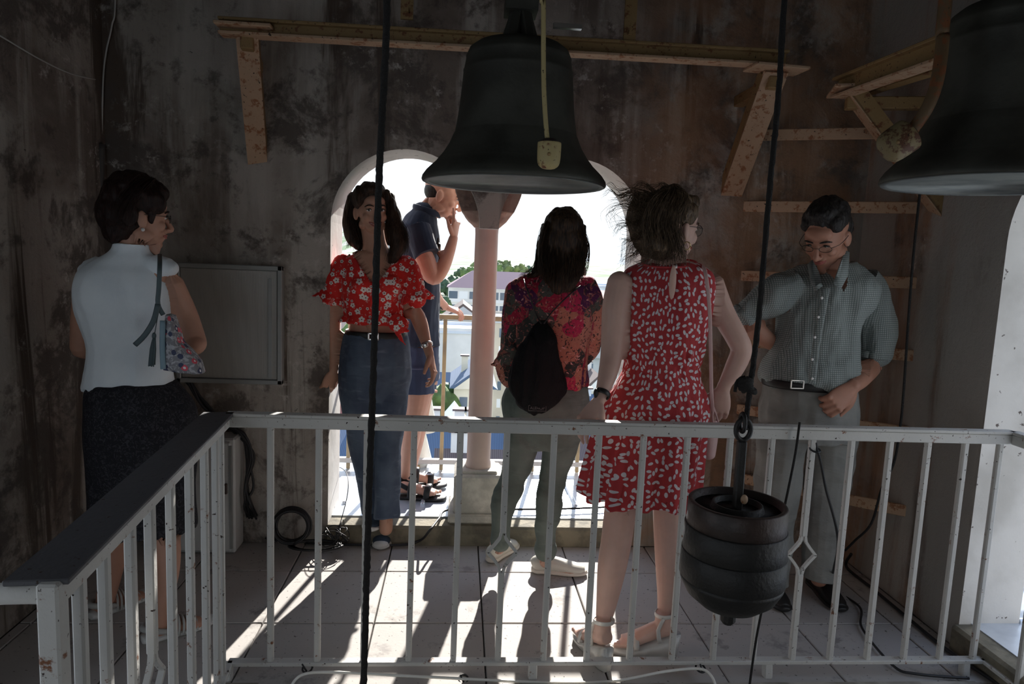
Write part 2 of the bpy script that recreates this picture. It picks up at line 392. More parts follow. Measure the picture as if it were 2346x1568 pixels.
M_IRONB = plain('brown_rusted_iron', (.050, .033, .028), .45, .2, c2=(.035, .027, .025), sc=9, bump=.2, bsc=60)
M_ROPE = plain('black_rope', (.018, .016, .015), .9, bump=.8, bsc=260)
M_CABLE = plain('black_cable_sheath', (.018, .018, .02), .5)
M_WCABLE = plain('pale_grey_cable_sheath', (.50, .50, .48), .5)
M_BOXM = plain('grey_cabinet_metal', (.33, .34, .33), .4, .2, c2=(.26, .27, .26), sc=3)
M_BOXW = plain('off_white_plastic_box', (.55, .56, .55), .45)
M_GALV = plain('yellowed_galvanised_steel', (.42, .34, .20), .45, .3, c2=(.30, .25, .17), sc=7)
M_HAM = rusty('yellow_painted_hammer', (.52, .42, .20), rust=(.16, .05, .02), th=.60)
M_BLACK = plain('black_leather', (.015, .014, .014), .45)
M_SILV = plain('silver_metal', (.75, .74, .72), .28, 1)
M_GOLD = plain('gold_metal', (.8, .6, .3), .3, 1)
M_LENS = NT('spectacle_lens', .05); M_LENS.base((.9, .95, .95)); M_LENS.b.inputs['Transmission Weight'].default_value = 1; M_LENS.b.inputs['IOR'].default_value = 1.15; M_LENS = M_LENS.m
M_EYEW = plain('eye_white', (.75, .72, .70), .25); M_IRIS = plain('brown_iris', (.03, .018, .012), .2); M_TEETH = plain('teeth', (.85, .82, .76), .25)
M_LIPS = plain('lips', (.42, .13, .11), .45); M_WPLA = plain('white_plastic', (.85, .84, .78), .4)

# ------------------------------------------------------------------ the room
WY, WR, WL, WB, CZ, TZ = 3.40, 2.00, -1.63, -1.3, 3.3, .10       # inner wall planes, ceiling, terrace height
def wall(name, L0, L1, xc, t, T):          # a thick wall with a twin arched opening centred on xc, whitewashed in its depth
    bm = bmesh.new(); outer = [(L0, 0), (L1, 0), (L1, CZ), (L0, CZ)]; hw, r, spz = .75, .352, 1.59
    pts = [(-hw, .02), (hw, .02)]
    for cx in (hw-r, r-hw):
        for k in range(0, 29): a = pi*k/28; pts.append((cx+r*cos(a), spz+r*sin(a)))
    hole = [(xc+x, z) for x, z in pts] if xc is not None else []
    for y, sg in ((0, 1), (t, -1)):
        es = []
        for loop in ((outer, hole) if xc is not None else (outer,)):
            vs = [bm.verts.new((x, y, z)) for x, z in loop]
            for i in range(len(vs)): es.append(bm.edges.new((vs[i], vs[(i+1) % len(vs)])))
        bmesh.ops.triangle_fill(bm, use_beauty=True, use_dissolve=False, edges=es, normal=(0, -sg, 0))
    bm.verts.ensure_lookup_table(); n = len(outer)+len(hole)
    for lo, m, mi in (((0, 4, 0), (4, len(hole), 1)) if hole else ((0, 4, 0),)):
        for i in range(m):
            a_, b_ = lo+i, lo+(i+1) % m
            f = bm.faces.new((bm.verts[a_], bm.verts[b_], bm.verts[b_+n], bm.verts[a_+n])); f.material_index = mi
    bmesh.ops.recalc_face_normals(bm, faces=bm.faces)
    me = bpy.data.meshes.new('m'); bm.to_mesh(me); bm.free(); me.materials.append(M_PL); me.materials.append(M_WW)
    me.transform(T); o = bpy.data.objects.new(name, me); COL.objects.link(o); o['kind'] = 'structure'; return o
TB = .33
wall('wall_back', WL-.4, WR+.4, .135, TB, Matrix.Translation((0, WY, 0)))
wall('wall_right', -WY, -WB, -1.70, .25, Matrix.Translation((WR, 0, 0)) @ Matrix.Rotation(-pi/2, 4, 'Z'))
wall('wall_left', WB, WY, .9, .4, Matrix.Translation((WL, 0, 0)) @ Matrix.Rotation(pi/2, 4, 'Z'))
wall('wall_front', -WR-.4, -WL+.4, .80, .4, Matrix.Translation((0, WB, 0)) @ Matrix.Rotation(pi, 4, 'Z'))  # unseen opening behind the camera, added off-centre to throw light on the white blouse
struct('ceiling', box(((WL+WR)/2, (WY+WB)/2, CZ+.1), (4.6, 5.6, .2)), M_CEIL)
# floor slab with the stair well, pavers laid on it
WX0, WX1, WY0, WY1 = -.66, 1.90, -.9, 2.20
bm = bmesh.new()
for (a, b, c, d) in ((WL-.4, WX0, WB-.4, WY+TB), (WX1, WR+.3, WB-.4, WY+TB), (WX0, WX1, WY1, WY+TB), (WX0, WX1, WB-.4, WY0)):
    bbox(bm, ((a+b)/2, (c+d)/2, -.12), (b-a, d-c, .18))
fl = struct('floor', bmend(bm), M_CONC)
tm = {}
def paver(x0, x1, y0, y1):
    x0 = max(x0, WL); x1 = min(x1, WR); y1 = min(y1, WY)
    if x1-x0 < .03 or y1-y0 < .03: return
    key = (round(x1-x0, 3), round(y1-y0, 3))
    if key not in tm: tm[key] = box((0, 0, -.015), (key[0]-.006, key[1]-.006, .03), bev=.003); tm[key].materials.append(M_TI)
    o = bpy.data.objects.new('paver', tm[key]); COL.objects.link(o); o.parent = fl
    o.location = ((x0+x1)/2, (y0+y1)/2, random.uniform(-.0012, .0012)); o.rotation_euler = (random.uniform(-.0015, .0015), random.uniform(-.0015, .0015), 0)
ys = [WY1+.02, 2.635, 3.09, WY]
for i in range(3):
    x = -.293-.43*4+(.0 if i % 2 == 0 else .0)
    while x < WR: paver(x, x+.43, ys[i], ys[i+1]); x += .43
for y0 in (1.79, 1.36, .93, .5, .07, -.36):
    for x in (-1.63, -1.15): paver(x, min(x+.48, WX0-.02), y0, y0+.425)
# concrete kerb round the well, well walls, lower landing
bm = bmesh.new()
for a, b in (((WX0-.0, WY1-.03, -.35), (WX1, WY1-.03, -.35)),): bbox(bm, ((WX0+WX1)/2, WY1-.04, -.30), (WX1-WX0, .12, .62))
bbox(bm, (WX0-.03, .65, -.30), (.12, 3.2, .60)); bbox(bm, (WX1+.04, .65, -.30), (.10, 3.2, .60))
struct('trim_1', bmend(bm), M_CONC)
struct('floor_lower', box(((WX0+WX1)/2, .65, -1.2), (WX1-WX0+.3, 3.4, .2)), M_CONC)
# sill course under the openings and zinc covered terrace outside with raised seams
struct('trim_2', box((.135, WY+.04, .045), (1.52, .12, .11), bev=.012), M_SILL)
struct('trim_4', box((.135, WY+.29, .052), (1.50, .36, .104)), M_ZN)
struct('trim_5', box((WR+.20, 1.70, .052), (.30, 1.50, .104)), M_ZN)
struct('trim_3', box((WR+.02, 1.70, .045), (.10, 1.52, .11), bev=.012), M_SILL)
bm = bmesh.new()
bbox(bm, (.3, 4.06, .02), (7.4, .80, .155)); bbox(bm, (3.0, 1.2, .02), (1.5, 4.92, .155)); bbox(bm, (-2.6, 1.2, .02), (1.15, 4.92, .155))
ter = struct('terrace', bmend(bm), M_ZN)
sm = box((0, 0, 0), (.022, .78, .022), bev=.006); sm.materials.append(M_ZN); sm2 = box((0, 0, 0), (1.5, .022, .022), bev=.006); sm2.materials.append(M_ZN)
for k in range(16):
    o = bpy.data.objects.new('seam', sm); COL.objects.link(o); o.parent = ter; o.location = (-3.1+.42*k, 4.06, .108)
for k in range(11):
    o = bpy.data.objects.new('seam', sm2); COL.objects.link(o); o.parent = ter; o.location = (3.0, -.9+.42*k, .108)
# tower shaft below
struct('tower_shaft', box((.2, 1.2, -16.9), (7.0, 6.4, 33.0)), M_CONC)

# column with pedestal and capital (twin opening); a twin column stands in the right hand opening
def column(cx, cy, label, rot=0):
    t = thing('column', label, 'column', (cx, cy, TZ))
    S = Soup(); n = 48
    link('shaft', lathe([(.066, .25), (.066, .275), (.062, .30), (.060, 1.0), (.058, 1.47), (.060, 1.50), (.062, 1.515)], (cx, cy, TZ)), M_PINK, t)
    b = bmesh.new(); bbox(b, (cx, cy, TZ+.135), (.25, .25, .225), bev=.012); bbox(b, (cx, cy, TZ+.025), (.30, .30, .05), bev=.01); bbox(b, (cx, cy, TZ+.252), (.19, .19, .02), bev=.006)
    link('pedestal', bmend(b), M_STONE, t)
    def fr(zs):
        V, F = [], []
        for (hx, hy, z) in zs:
            ch = .3
            for (sx, sy) in ((-1, -1+ch), (-1+ch, -1), (1-ch, -1), (1, -1+ch), (1, 1-ch), (1-ch, 1), (-1+ch, 1), (-1, 1-ch)): V.append((cx+sx*hx, cy+sy*hy, TZ+z))
        for i in range(len(zs)-1):
            for k in range(8): F.append((i*8+k, i*8+(k+1) % 8, i*8+8+(k+1) % 8, i*8+8+k))
        F.append(tuple(reversed(range(8)))); F.append(tuple((len(zs)-1)*8+k for k in range(8)))
        me = mesh(V, F); bm = bmesh.new(); bm.from_mesh(me); bmesh.ops.subdivide_edges(bm, edges=bm.edges, cuts=5, use_grid_fill=True)
        for v in bm.verts: v.co += Vector(noise(np.array([v.co[:]])*30, 5)[0]*np.array([1, 1, 1])*.003)
        bm.to_mesh(me); bm.free(); me.shade_smooth(); return me
    hy = .125
    link('capital_flare', fr([(.062, .062, 1.50), (.092, .085, 1.528), (.128, .115, 1.578)]), M_CAPP, t)
    link('capital_block', fr([(.127, .114, 1.576), (.145, hy, 1.62), (.165, hy+.02, 1.68), (.168, hy+.02, 1.80)]), M_CAPD, t)
    if rot: pass
    return t
column(.13, WY+.165, 'slender pink painted column with bare stone capital between the twin arches')

# ------------------------------------------------------------------ inner railing round the stair well
rl = thing('stair_railing', 'rusty white steel railing round the stair well with diamond twisted bars', 'railing', (.6, 2.28, 0))
RY, RT, RB = 2.28, .915, .055
def rail_run(a, b, wide=0):
    a, b = Vector(a), Vector(b)
    bm = bmesh.new(); bar(bm, a+Vector((0, 0, RT-.022)), b+Vector((0, 0, RT-.022)), .030, .036, bev=.003); link('top_rail', bmend(bm), M_RAIL, rl)
    bm = bmesh.new(); bar(bm, a+Vector((-wide*.4, 0, RT+.002)), b+Vector((-wide*.4, 0, RT+.002)), .042+wide, .010, bev=.002); link('handrail_cap', bmend(bm), M_CAPR if wide else M_RAIL, rl)
    bm = bmesh.new(); bar(bm, a+Vector((0, 0, RB)), b+Vector((0, 0, RB)), .034, .014, bev=.002); link('bottom_rail', bmend(bm), M_RAIL, rl)
rail_run((-.74, RY, 0), (1.975, RY, 0)); rail_run((-.74, RY, 0), (-.63, 1.10, 0), .055); rail_run((1.975, RY, 0), (1.975, .7, 0))
def baluster(x, y, fancy=False, ax=0):
    if not fancy:
        bm = bmesh.new(); bar(bm, (x, y, RB), (x, y, RT-.03), .0205, .0205, bev=.004); return link('baluster', bmend(bm), M_RAIL, rl)
    bm = bmesh.new(); zc = .455; d = Vector((cos(ax), sin(ax), 0)); P = Vector((x, y, 0))
    bar(bm, (x, y, RB), (x, y, zc-.07), .021, .021, bev=.003); bar(bm, (x, y, zc+.07), (x, y, RT-.03), .021, .021, bev=.003)
    for s in (-1, 1):
        pts = [(0.004, -.08), (.010, -.05), (.026, -.028), (.050, 0), (.026, .028), (.010, .05), (.004, .08)]
        for p, q in zip(pts[:-1], pts[1:]):
            bar(bm, P+d*s*p[0]+Vector((0, 0, zc+p[1])), P+d*s*q[0]+Vector((0, 0, zc+q[1])), .009, .014, up=d.cross(Vector((0, 0, 1))))
    return link('diamond_baluster', bmend(bm), M_RAIL, rl)
xs = [-.599, -.443, -.287, -.133, .021, .176, .336, .489, .643, .796, .946, 1.094, 1.239, 1.381, 1.522, 1.662, 1.800, 1.930]
for i, x in enumerate(xs): baluster(x, RY, i in (5, 12))
for k, (y) in enumerate([2.20, 2.137, 2.012, 1.86, 1.70, 1.555, 1.437, 1.304, 1.20]):
    x = -.74+(2.28-y)*.093; baluster(x, y, k == 5, pi/2)
for k in range(9): baluster(1.975, 2.12-.155*k)
bm = bmesh.new(); bar(bm, (-.63, 1.105, RT+.004), (-.63, 1.105, -.5), .034, .034, bev=.004); link('end_post', bmend(bm), M_RAIL, rl)
S = Soup(); tubem(S, [(Vector((-.63, 1.11, .895)), .018), (Vector((-.70, 1.11, .895)), .018), (Vector((-.95, 1.13, .87)), .018), (Vector((-1.5, 1.16, .86)), .018)], 8, 3)
link('side_rail', S.mesh(), M_RAIL, rl)
for x in (-.74, .3, 1.15, 1.90):
    bm = bmesh.new(); bar(bm, (x, RY, RB), (x, RY-.02, -.12), .03, .03, bev=.004); link('foot_post', bmend(bm), M_RAIL, rl)

# outer railing on the terrace
orl = thing('terrace_railing', 'yellowed galvanised railing at the outer edge of the zinc terrace', 'railing', (.2, 4.30, TZ))
OY = 4.32
bm = bmesh.new(); bar(bm, (-3.0, OY, 1.075), (3.4, OY, 1.075), .045, .03, bev=.004); link('top_rail', bmend(bm), M_GALV, orl)
bm = bmesh.new(); bar(bm, (-3.0, OY, .155), (3.4, OY, .155), .045, .03, bev=.004); link('bottom_rail', bmend(bm), M_BOXW, orl)
k = -11
for i in range(-10, 12):
    x = -.078+.290*i; bm = bmesh.new(); bar(bm, (x, OY, .10), (x, OY, 1.07), .024, .024, bev=.003); link('post', bmend(bm), M_GALV, orl)
orr = thing('terrace_railing', 'dark steel railing at the terrace edge beyond the right hand arch', 'railing', (3.4, 1.5, TZ))
bm = bmesh.new(); bar(bm, (3.4, -.9, 1.07), (3.4, 4.28, 1.07), .045, .03); link('top_rail', bmend(bm), M_GALV, orr)
for i in range(18):
    bm = bmesh.new(); bar(bm, (3.4, -.9+.29*i, .1), (3.4, -.9+.29*i, 1.07), .024, .024); link('post', bmend(bm), M_GALV, orr)
# ------------------------------------------------------------------ bell frame, brackets, ladder
def beamthing(name, label, a, b, h, w, flange=.012):
    a, b = Vector(a), Vector(b); t = thing(name, label, 'beam', tuple((a+b)/2))
    z = Vector((0, 0, 1)); d = (b-a).normalized(); s = d.cross(z)
    bm = bmesh.new(); bar(bm, a, b, .014, h-.01, bev=.002); link('web', bmend(bm), M_BEAM, t)
    for sg, nm in ((1, 'top_flange'), (-1, 'bottom_flange')):
        bm = bmesh.new(); bar(bm, a+z*sg*(h/2-flange/2), b+z*sg*(h/2-flange/2), w, flange, bev=.002); link(nm, bmend(bm), M_PBEAM if sg < 0 else M_BEAM, t)
    return t
b1 = beamthing('steel_beam', 'long ochre steel beam crossing in front of the wall behind the middle bell', J(505, 62, 3.0), J(1800, 137, 3.0), .065, .07)
for (x, y) in ((932, 45), (1441, 95)):
    P = J(x, y, 2.98); t = thing('hanger_strut', 'rusty upright strut rising from the long beam, %s of the middle bell' % ('left' if x < 1000 else 'right'), 'strut', tuple(P))
    bm = bmesh.new(); bar(bm, P, P+Vector((0, 0, CZ-P.z-.0)), .05, .012, up=Vector((0, 1, 0))); link('flat_bar', bmend(bm), M_BEAM, t)
    bm = bmesh.new(); bar(bm, P+Vector((0, -.012, .03)), P+Vector((0, -.03, .03)), .016, .016); link('bolt', bmend(bm), M_BEAM, t)
def bracket(label, wall_p, tip, w, mat, plate_dir, pw=.20):
    t = thing('wall_bracket', label, 'bracket', tuple(tip))
    d = (tip-wall_p).normalized(); side = d.cross(Vector((0, 0, 1))).normalized(); up = side.cross(d)
    bm = bmesh.new(); bar(bm, wall_p-d*.04, tip, w, .012, up=up); link('brace_face', bmend(bm), mat, t)
    for s in (-1, 1):
        bm = bmesh.new(); q = side*s*(w/2-.004)+up*.028; bar(bm, wall_p-d*.04+q, tip+q-d*.02, .008, .06, up=up); link('brace_flange', bmend(bm), M_BEAM, t)
    bm = bmesh.new(); a = Vector(plate_dir).normalized(); bar(bm, tip+Vector((0, 0, .012))-a*pw/2, tip+Vector((0, 0, .012))+a*pw/2, .13, .014, bev=.003); link('bearing_plate', bmend(bm), mat, t)
    hz = Vector((wall_p.x, wall_p.y, tip.z-.04))
    bm = bmesh.new(); bar(bm, hz, tip-Vector((0, 0, .04)), .05, .05, bev=.004); link('horizontal_arm', bmend(bm), M_BEAM, t)
    return t
bracket('cream steel wall bracket under the left end of the long beam', J(590, 370, 3.4), J(565, 72, 3.0), .086, M_PBEAM, (1, 0, 0), .22)
bracket('rusty steel wall bracket under the right end of the long beam', J(1676, 445, 3.4), J(1778, 165, 3.0), .105, M_PBEAM, (1, .1, 0), .24)
b2 = beamthing('steel_beam', 'ochre steel beam running towards the camera beside the right hand bell', JX(1922, 203, 1.6), JX(2346, 68, 1.6)+Vector((0, -.9, 0)), .085, .07)
bracket('ochre wall bracket carrying the beam of the right hand bell', JX(2142, 485, 2.0), JX(1940, 215, 1.62), .085, M_PBEAM, (.35, 1, 0), .22)
P1, P2 = JX(1985, 200, 1.75), JX(2346, 95, 1.72)
bm = bmesh.new(); bar(bm, P1, P2+Vector((0, -.4, 0)), .05, .07, bev=.004); tag(link('steel_beam', bmend(bm), M_BEAM), 'second ochre beam behind the first one above the right hand bell', 'beam')
for i, z in enumerate((2.10, 1.76, 1.42, 1.09, .74, .38, .08)):
    if i == 6: continue
    a = Vector((1.33+.02*i, 3.43, z-.005)); b = Vector((2.02, 3.00-.035*i, z+.02*(i-2)*.6))
    bm = bmesh.new(); bar(bm, a, b, .014, .052, bev=.003)
    names = ['topmost rusty rung of the corner ladder', 'second rusty rung from the top, level with the hair of the checked shirt man', 'third rusty rung, beside the shoulder of the man in the checked shirt', 'fourth rusty rung, behind the bent elbow of the man in the checked shirt', 'fifth rusty rung, just above the white railing in the corner', 'lowest rusty rung, behind the trousers of the man in the checked shirt']
    tag(link('ladder_rung', bmend(bm), M_PBEAM), names[i], 'rung', 'flat steel rungs set in the right corner')
# ------------------------------------------------------------------ bells
def bell(c, R, label, H=None):
    H = H or R*1.62; t = thing('bell', label, 'bell', (c[0], c[1], c[2]))
    o = [(.992, 0), (1.0, .012), (.992, .035), (.95, .075), (.89, .115), (.85, .14), (.843, .147), (.835, .154), (.78, .20), (.715, .27), (.672, .34), (.662, .35), (.657, .358), (.63, .47), (.612, .57), (.597, .68), (.585, .78), (.588, .79), (.58, .80), (.56, .88), (.563, .89), (.555, .90), (.53, .94), (.46, .975), (.35, .995), (.15, 1.0), (.0001, 1.0)]
    prof = [(r*R, z*H) for r, z in o]
    link('outer_shell', lathe(prof, c, 96), M_BRNZ, t)
    ins = [(.90*R, .02*H), (.80*R, .12*H), (.70*R, .28*H), (.60*R, .45*H), (.54*R, .7*H), (.50*R, .90*H), (.0001, .93*H)]
    link('lip', lathe([(.985*R, -.001*H), (.975*R, -.006*H), (.93*R, -.004*H), (.895*R, .02*H), (.90*R, .025*H)], c, 96), M_LIP, t)
    link('inner_shell', lathe(ins, c, 64), M_IRON, t)
    b = bmesh.new()
    for k in range(6):
        a = pi*k/3; q = Vector(c)+Vector((cos(a)*R*.16, sin(a)*R*.16, H*1.0)); bar(b, q, q+Vector((-cos(a)*R*.10, -sin(a)*R*.10, R*.32)), .035, .03, bev=.004)
    bbox(b, Vector(c)+Vector((0, 0, H*1.02+R*.34)), (R*.34, R*.34, R*.14)); link('crown', bmend(b), M_BRNZ, t)
    S = Soup(); tubem(S, [(Vector(c)+Vector((0, 0, .85*H)), .012), (Vector(c)+Vector((0, .0, .3*H)), .013), (Vector(c)+Vector((0, 0, .16*H)), .03), (Vector(c)+Vector((0, 0, .09*H)), .04), (Vector(c)+Vector((0, 0, .05*H)), .015)], 12, 3); link('clapper', S.mesh(), M_IRON, t)
    return t
B1 = tuple(J(1177, 424, 2.62)); B2 = tuple(J(2283, 424, 2.03))
bell(B1, .338, 'large dark bell hanging in the middle in front of the twin arches', .50)
bell(B2, .318, 'large dark bell cut off by the right edge of the picture', .52)
def yoke(c, H, label, a, b):
    t = thing('headstock', label, 'beam', (c[0], c[1], c[2]+H*1.02+.2)); bm = bmesh.new(); z = c[2]+H*1.02+.19; A, B = Vector((c[0]+a[0], c[1]+a[1], z+.05)), Vector((c[0]+b[0], c[1]+b[1], z+.05)); bar(bm, A, B, .12, .12, bev=.008); link('timber', bmend(bm), M_IRONB, t)
    for q in (A+(B-A)*.04, B-(B-A)*.04): bm = bmesh.new(); bar(bm, q+Vector((0, 0, .05)), Vector((q.x, q.y, CZ)), .05, .05, bev=.004); link('hanger', bmend(bm), M_IRONB, t)
    return t
yoke(B1, .50, 'dark headstock carrying the middle bell, just above the frame', (-.34, 0), (.34, 0)); yoke(B2, .52, 'dark headstock carrying the right hand bell, just above the frame', (0, -.34), (0, .34))
def hammer(label, pts, head_a, head_b, r, rod):
    t = thing('bell_hammer', label, 'hammer', tuple(pts[0])); S = Soup(); tubem(S, [(p, rod) for p in pts], 10, 4); link('rod', S.mesh(), M_HARM if rod > .013 else M_HAM, t)
    d = (head_b-head_a).normalized(); L = (head_b-head_a).length; S = Soup()
    tubem(S, [(head_a, r*.97), (head_a+d*L*.08, r), (head_a+d*L*.6, r*.98), (head_a+d*L*.85, r*.86), (head_a+d*L*.97, r*.55), (head_b, r*.2)], 28, 2); link('head', S.mesh(), M_HAM2 if rod > .013 else M_HAM, t)
    S = Soup(); e_ = head_a+d*L*.42+(CP-head_a).normalized()*r*.98; ell(S, e_, .006); link('pin', S.mesh(), M_BEAM, t)
    S = Soup(); tubem(S, [(head_a-d*.012, r*.5), (head_a+d*.002, r*.98)], 20, 1); link('socket', S.mesh(), M_IRONB, t)
hy_ = 2.24
hammer('yellow painted bell hammer on a thin yellow rod before the middle bell', [Vector((J(1244, -60, hy_).x, hy_, 3.29)), J(1244, -60, hy_), J(1245, 0, hy_), J(1245, 60, hy_), J(1246, 200, hy_), J(1252, 300, hy_), J(1257, 335, hy_)], J(1259, 327, hy_), J(1256, 388, hy_), .0375, .0075)
tag(link('hammer_mounting_bar', box(tuple(J(1300, 61, 2.3)), (.09, .02, .014)), M_SILV), 'short metal bar beside the top of the yellow hammer rod', 'bar')
hammer('thick rusty curved hammer arm with round head left of the right hand bell', [Vector((1.30, JX(2168, -20, 1.30).y, 3.29)), JX(2168, -20, 1.30), JX(2160, 90, 1.30), JX(2148, 180, 1.28), JX(2128, 240, 1.26), JX(2100, 285, 1.24), JX(2072, 315, 1.22)], JX(2083, 308, 1.225), JX(2022, 350, 1.16), .047, .017)
# ------------------------------------------------------------------ ropes and hanging weight
def rope(label, pts, r, name='rope', mat=None, bump=True, n=8, sub=8, cat='rope'):
    S = Soup(); A = [(p, r) for p in pts]; tubem(S, A, n, sub); me = S.mesh()
    if bump:
        C = coords(me); N = normals(me); C += N*(noise(C*np.array((300, 300, 170)), 2)*r*.22)[:, None]; setco(me, C)
    return tag(link(name, me, mat or M_ROPE), label, cat)
rope('thick black rope hanging past the woman in the red blouse', [Vector((J(888, -60, 1.6).x, 1.6, 3.29)), J(888, -60, 1.6), J(880, 180, 1.6), J(868, 420, 1.6), J(857, 800, 1.6), J(845, 1150, 1.6), J(838, 1400, 1.6), J(830, 1700, 1.6)], .0078, sub=40)
RW = 1.86
rope('black rope hanging down to the iron counterweight', [Vector((J(1802, -60, RW).x, RW, 3.29)), J(1802, -60, RW), J(1785, 200, RW), J(1762, 450, RW), J(1737, 740, RW), J(1718, 890, RW), J(1707, 985, RW)], .0078, sub=20)
t = thing('rope_knot', 'black knot tied in the counterweight rope above the white railing', 'knot', tuple(J(1716, 885, RW)))
S = Soup()
for k in range(5):
    a = random.uniform(0, 6.28); c = J(1712+random.uniform(-6, 6), 885+6*k-14, RW); tubem(S, [(c+Vector((cos(a+u)*.016, sin(a+u)*.014, .004*sin(2*u+a))), .007) for u in np.linspace(0, 6.2, 9)], 8, 2)
tubem(S, [(J(1712, 885, RW), .006), (J(1690, 872, RW), .005), (J(1684, 898, RW), .005)], 8, 3); link('coils', S.mesh(), M_ROPE, t)
cw = thing('counterweight', 'black iron drum counterweight hanging before the railing', 'counterweight', tuple(J(1690, 1400, RW)))
cc = J(1690, 1150, RW); RC = .138
def disc(c, r0_, r1_, z0, z1, name, mat):
    return link(name, lathe([(r0_*.985, z0), (r0_, z0+.003), (r1_, z1-.003), (r1_*.98, z1), (r1_*.90, z1), (r1_*.88, z1-.030 if name == 'top_disc' else z1-.004)], tuple(c), 72), mat, cw)
lo = .0
disc(cc, RC*1.0, RC*.99, -.070, .0, 'top_disc', M_IRONB); disc(cc, RC*1.045, RC*1.03, -.145, -.068, 'upper_disc', M_IRON); disc(cc, RC*1.07, RC*1.06, -.222, -.143, 'middle_disc', M_IRON)
link('tray', lathe([(RC*.90, -.02), (RC*.55, -.022), (RC*.50, -.004), (RC*.46, -.004), (RC*.44, -.03), (.0001, -.03)], tuple(cc), 64), M_IRON, cw)
link('domed_base', lathe([(.0001, -.325), (RC*.25, -.323), (RC*.62, -.305), (RC*.90, -.272), (RC*1.04, -.235), (RC*1.06, -.22)], tuple(cc), 72), M_IRON, cw)
link('bottom_nut', lathe([(.0001, -.368), (.014, -.367), (.022, -.356), (.022, -.338), (.028, -.335), (.028, -.318)], tuple(cc), 10, False), M_IRON, cw)
rod_t = J(1700, 1010, RW); bm = bmesh.new(); bar(bm, cc+Vector((0, 0, -.03)), rod_t, .024, .024, bev=.004); link('rod', bmend(bm), M_IRON, cw)
S = Soup(); q = J(1703, 985, RW); tubem(S, [(q+Vector((sin(a)*.021, 0, cos(a)*.030)), .0075) for a in np.linspace(0, 6.28, 14)], 8, 2); tubem(S, [(q+Vector((-.004, sin(a)*.018, cos(a)*.026+.02)), .006) for a in np.linspace(0, 6.28, 12)], 8, 2); link('hook_ring', S.mesh(), M_IRON, cw)
S = Soup(); ell(S, cc+Vector((.012, -.015, .012)), (.010, .010, .014)); link('rusty_pin', S.mesh(), M_PBEAM, cw)
rope('thin black cord hanging from the handrail beside the counterweight down out of view', [J(1832, 968, 2.24), J(1822, 1040, 2.24), J(1802, 1140, 2.2), J(1775, 1260, 2.2), J(1745, 1400, 2.2), J(1730, 1480, 2.2), J(1716, 1580, 2.15)], .0042, 'cord', bump=False)
rope('thin black rope hanging straight down in the right corner of the wall', [Vector((1.80, JX(2166, 20, 1.80).y, 3.29)), JX(2166, 20, 1.80), JX(2150, 90, 1.80), JX(2110, 420, 1.80), JX(2088, 640, 1.80), JX(2070, 900, 1.80), JX(2062, 980, 1.80), JX(2048, 1060, 1.80), JX(2020, 1120, 1.80), JX(1996, 1200, 1.80), JX(1958, 1240, 1.78), JX(1936, 1262, 1.76)], .0050, 'rope', bump=False)
rope('black cable looping down the right wall and along the pavers to the kerb', [J(1846, 1000, 2.30), J(1872, 1030, 2.34), J(1892, 1120, 2.36), J(1920, 1240, 2.4), Vector((1.75, 2.92, .03)), Vector((1.78, 2.75, .012)), JZ(1975, 1440, .012), JZ(2045, 1525, .012), JZ(2100, 1545, .012), JZ(2220, 1555, .012)], .005, 'cable', M_CABLE, False, cat='cable')
rope('black cable lying along the foot of the right hand wall', [JX(1950, 1270, 1.93), JZ(1940, 1300, .012), JZ(2000, 1350, .012), JZ(2090, 1425, .012), JZ(2170, 1490, .012), JZ(2260, 1550, .012), JZ(2360, 1620, .012)], .007, 'cable', M_CABLE, False, cat='cable')
rope('thin pale cable crossing the left wall near the ceiling', [JX(-500, -160, -1.60), JX(-60, 50, -1.60), JX(0, 82, -1.60), JX(90, 135, -1.605), JX(160, 168, -1.61), JX(218, 182, -1.615)], .0028, 'cable', M_WCABLE, False, cat='cable')
rope('pale cable hanging down the left corner of the back wall from above', [Vector((J(264, -20, 3.38).x, 3.38, 3.29)), J(264, -20, 3.38), J(256, 60, 3.38), J(243, 120, 3.38), J(236, 190, 3.38), J(233, 330, 3.38)], .0035, 'cable', M_WCABLE, False, cat='cable')
rope('white cable lying along the bottom rail of the stair railing', [J(660, 1585, 2.20), J(690, 1548, 2.22), J(760, 1541, 2.235), J(900, 1548, 2.24), J(1060, 1556, 2.24), J(1250, 1565, 2.24), J(1400, 1562, 2.24), J(1520, 1540, 2.24), J(1600, 1533, 2.24), J(1630, 1550, 2.2), J(1645, 1590, 2.15)], .0048, 'cable', M_WPLA, False, cat='cable')
for (x, y, l) in ((705, 1530, 'left of the thick rope'), (1062, 1555, 'below the twin column'), (1604, 1530, 'below the counterweight'), (1866, 1030, 'on the right hand diamond bar')):
    Yt = 2.245; tt = thing('cable_tie', 'black cable tie on the railing, %s' % l, 'cable tie', tuple(J(x, y, Yt)))
    S = Soup(); c = J(x, y, 2.268); tubem(S, [(c+Vector((cos(a)*.016, sin(a)*.020-.004, .004*sin(a))), .0035) for a in np.linspace(0, 6.28, 12)], 6, 2); tubem(S, [(c+Vector((0, -.02, 0)), .0035), (c+Vector((-.012, -.03, .03)), .003)], 6, 2); link('loop', S.mesh(), M_CABLE, tt)
# conduit in the left corner
rope('dark vertical conduit in the left corner of the back wall', [J(232, 330, 3.36), J(226, 520, 3.36), J(215, 800, 3.36), Vector(J(205, 1000, 3.36)), J(196, 1200, 3.36)], .016, 'conduit', plain('dark_conduit', (.06, .055, .05), .7), False, cat='pipe')
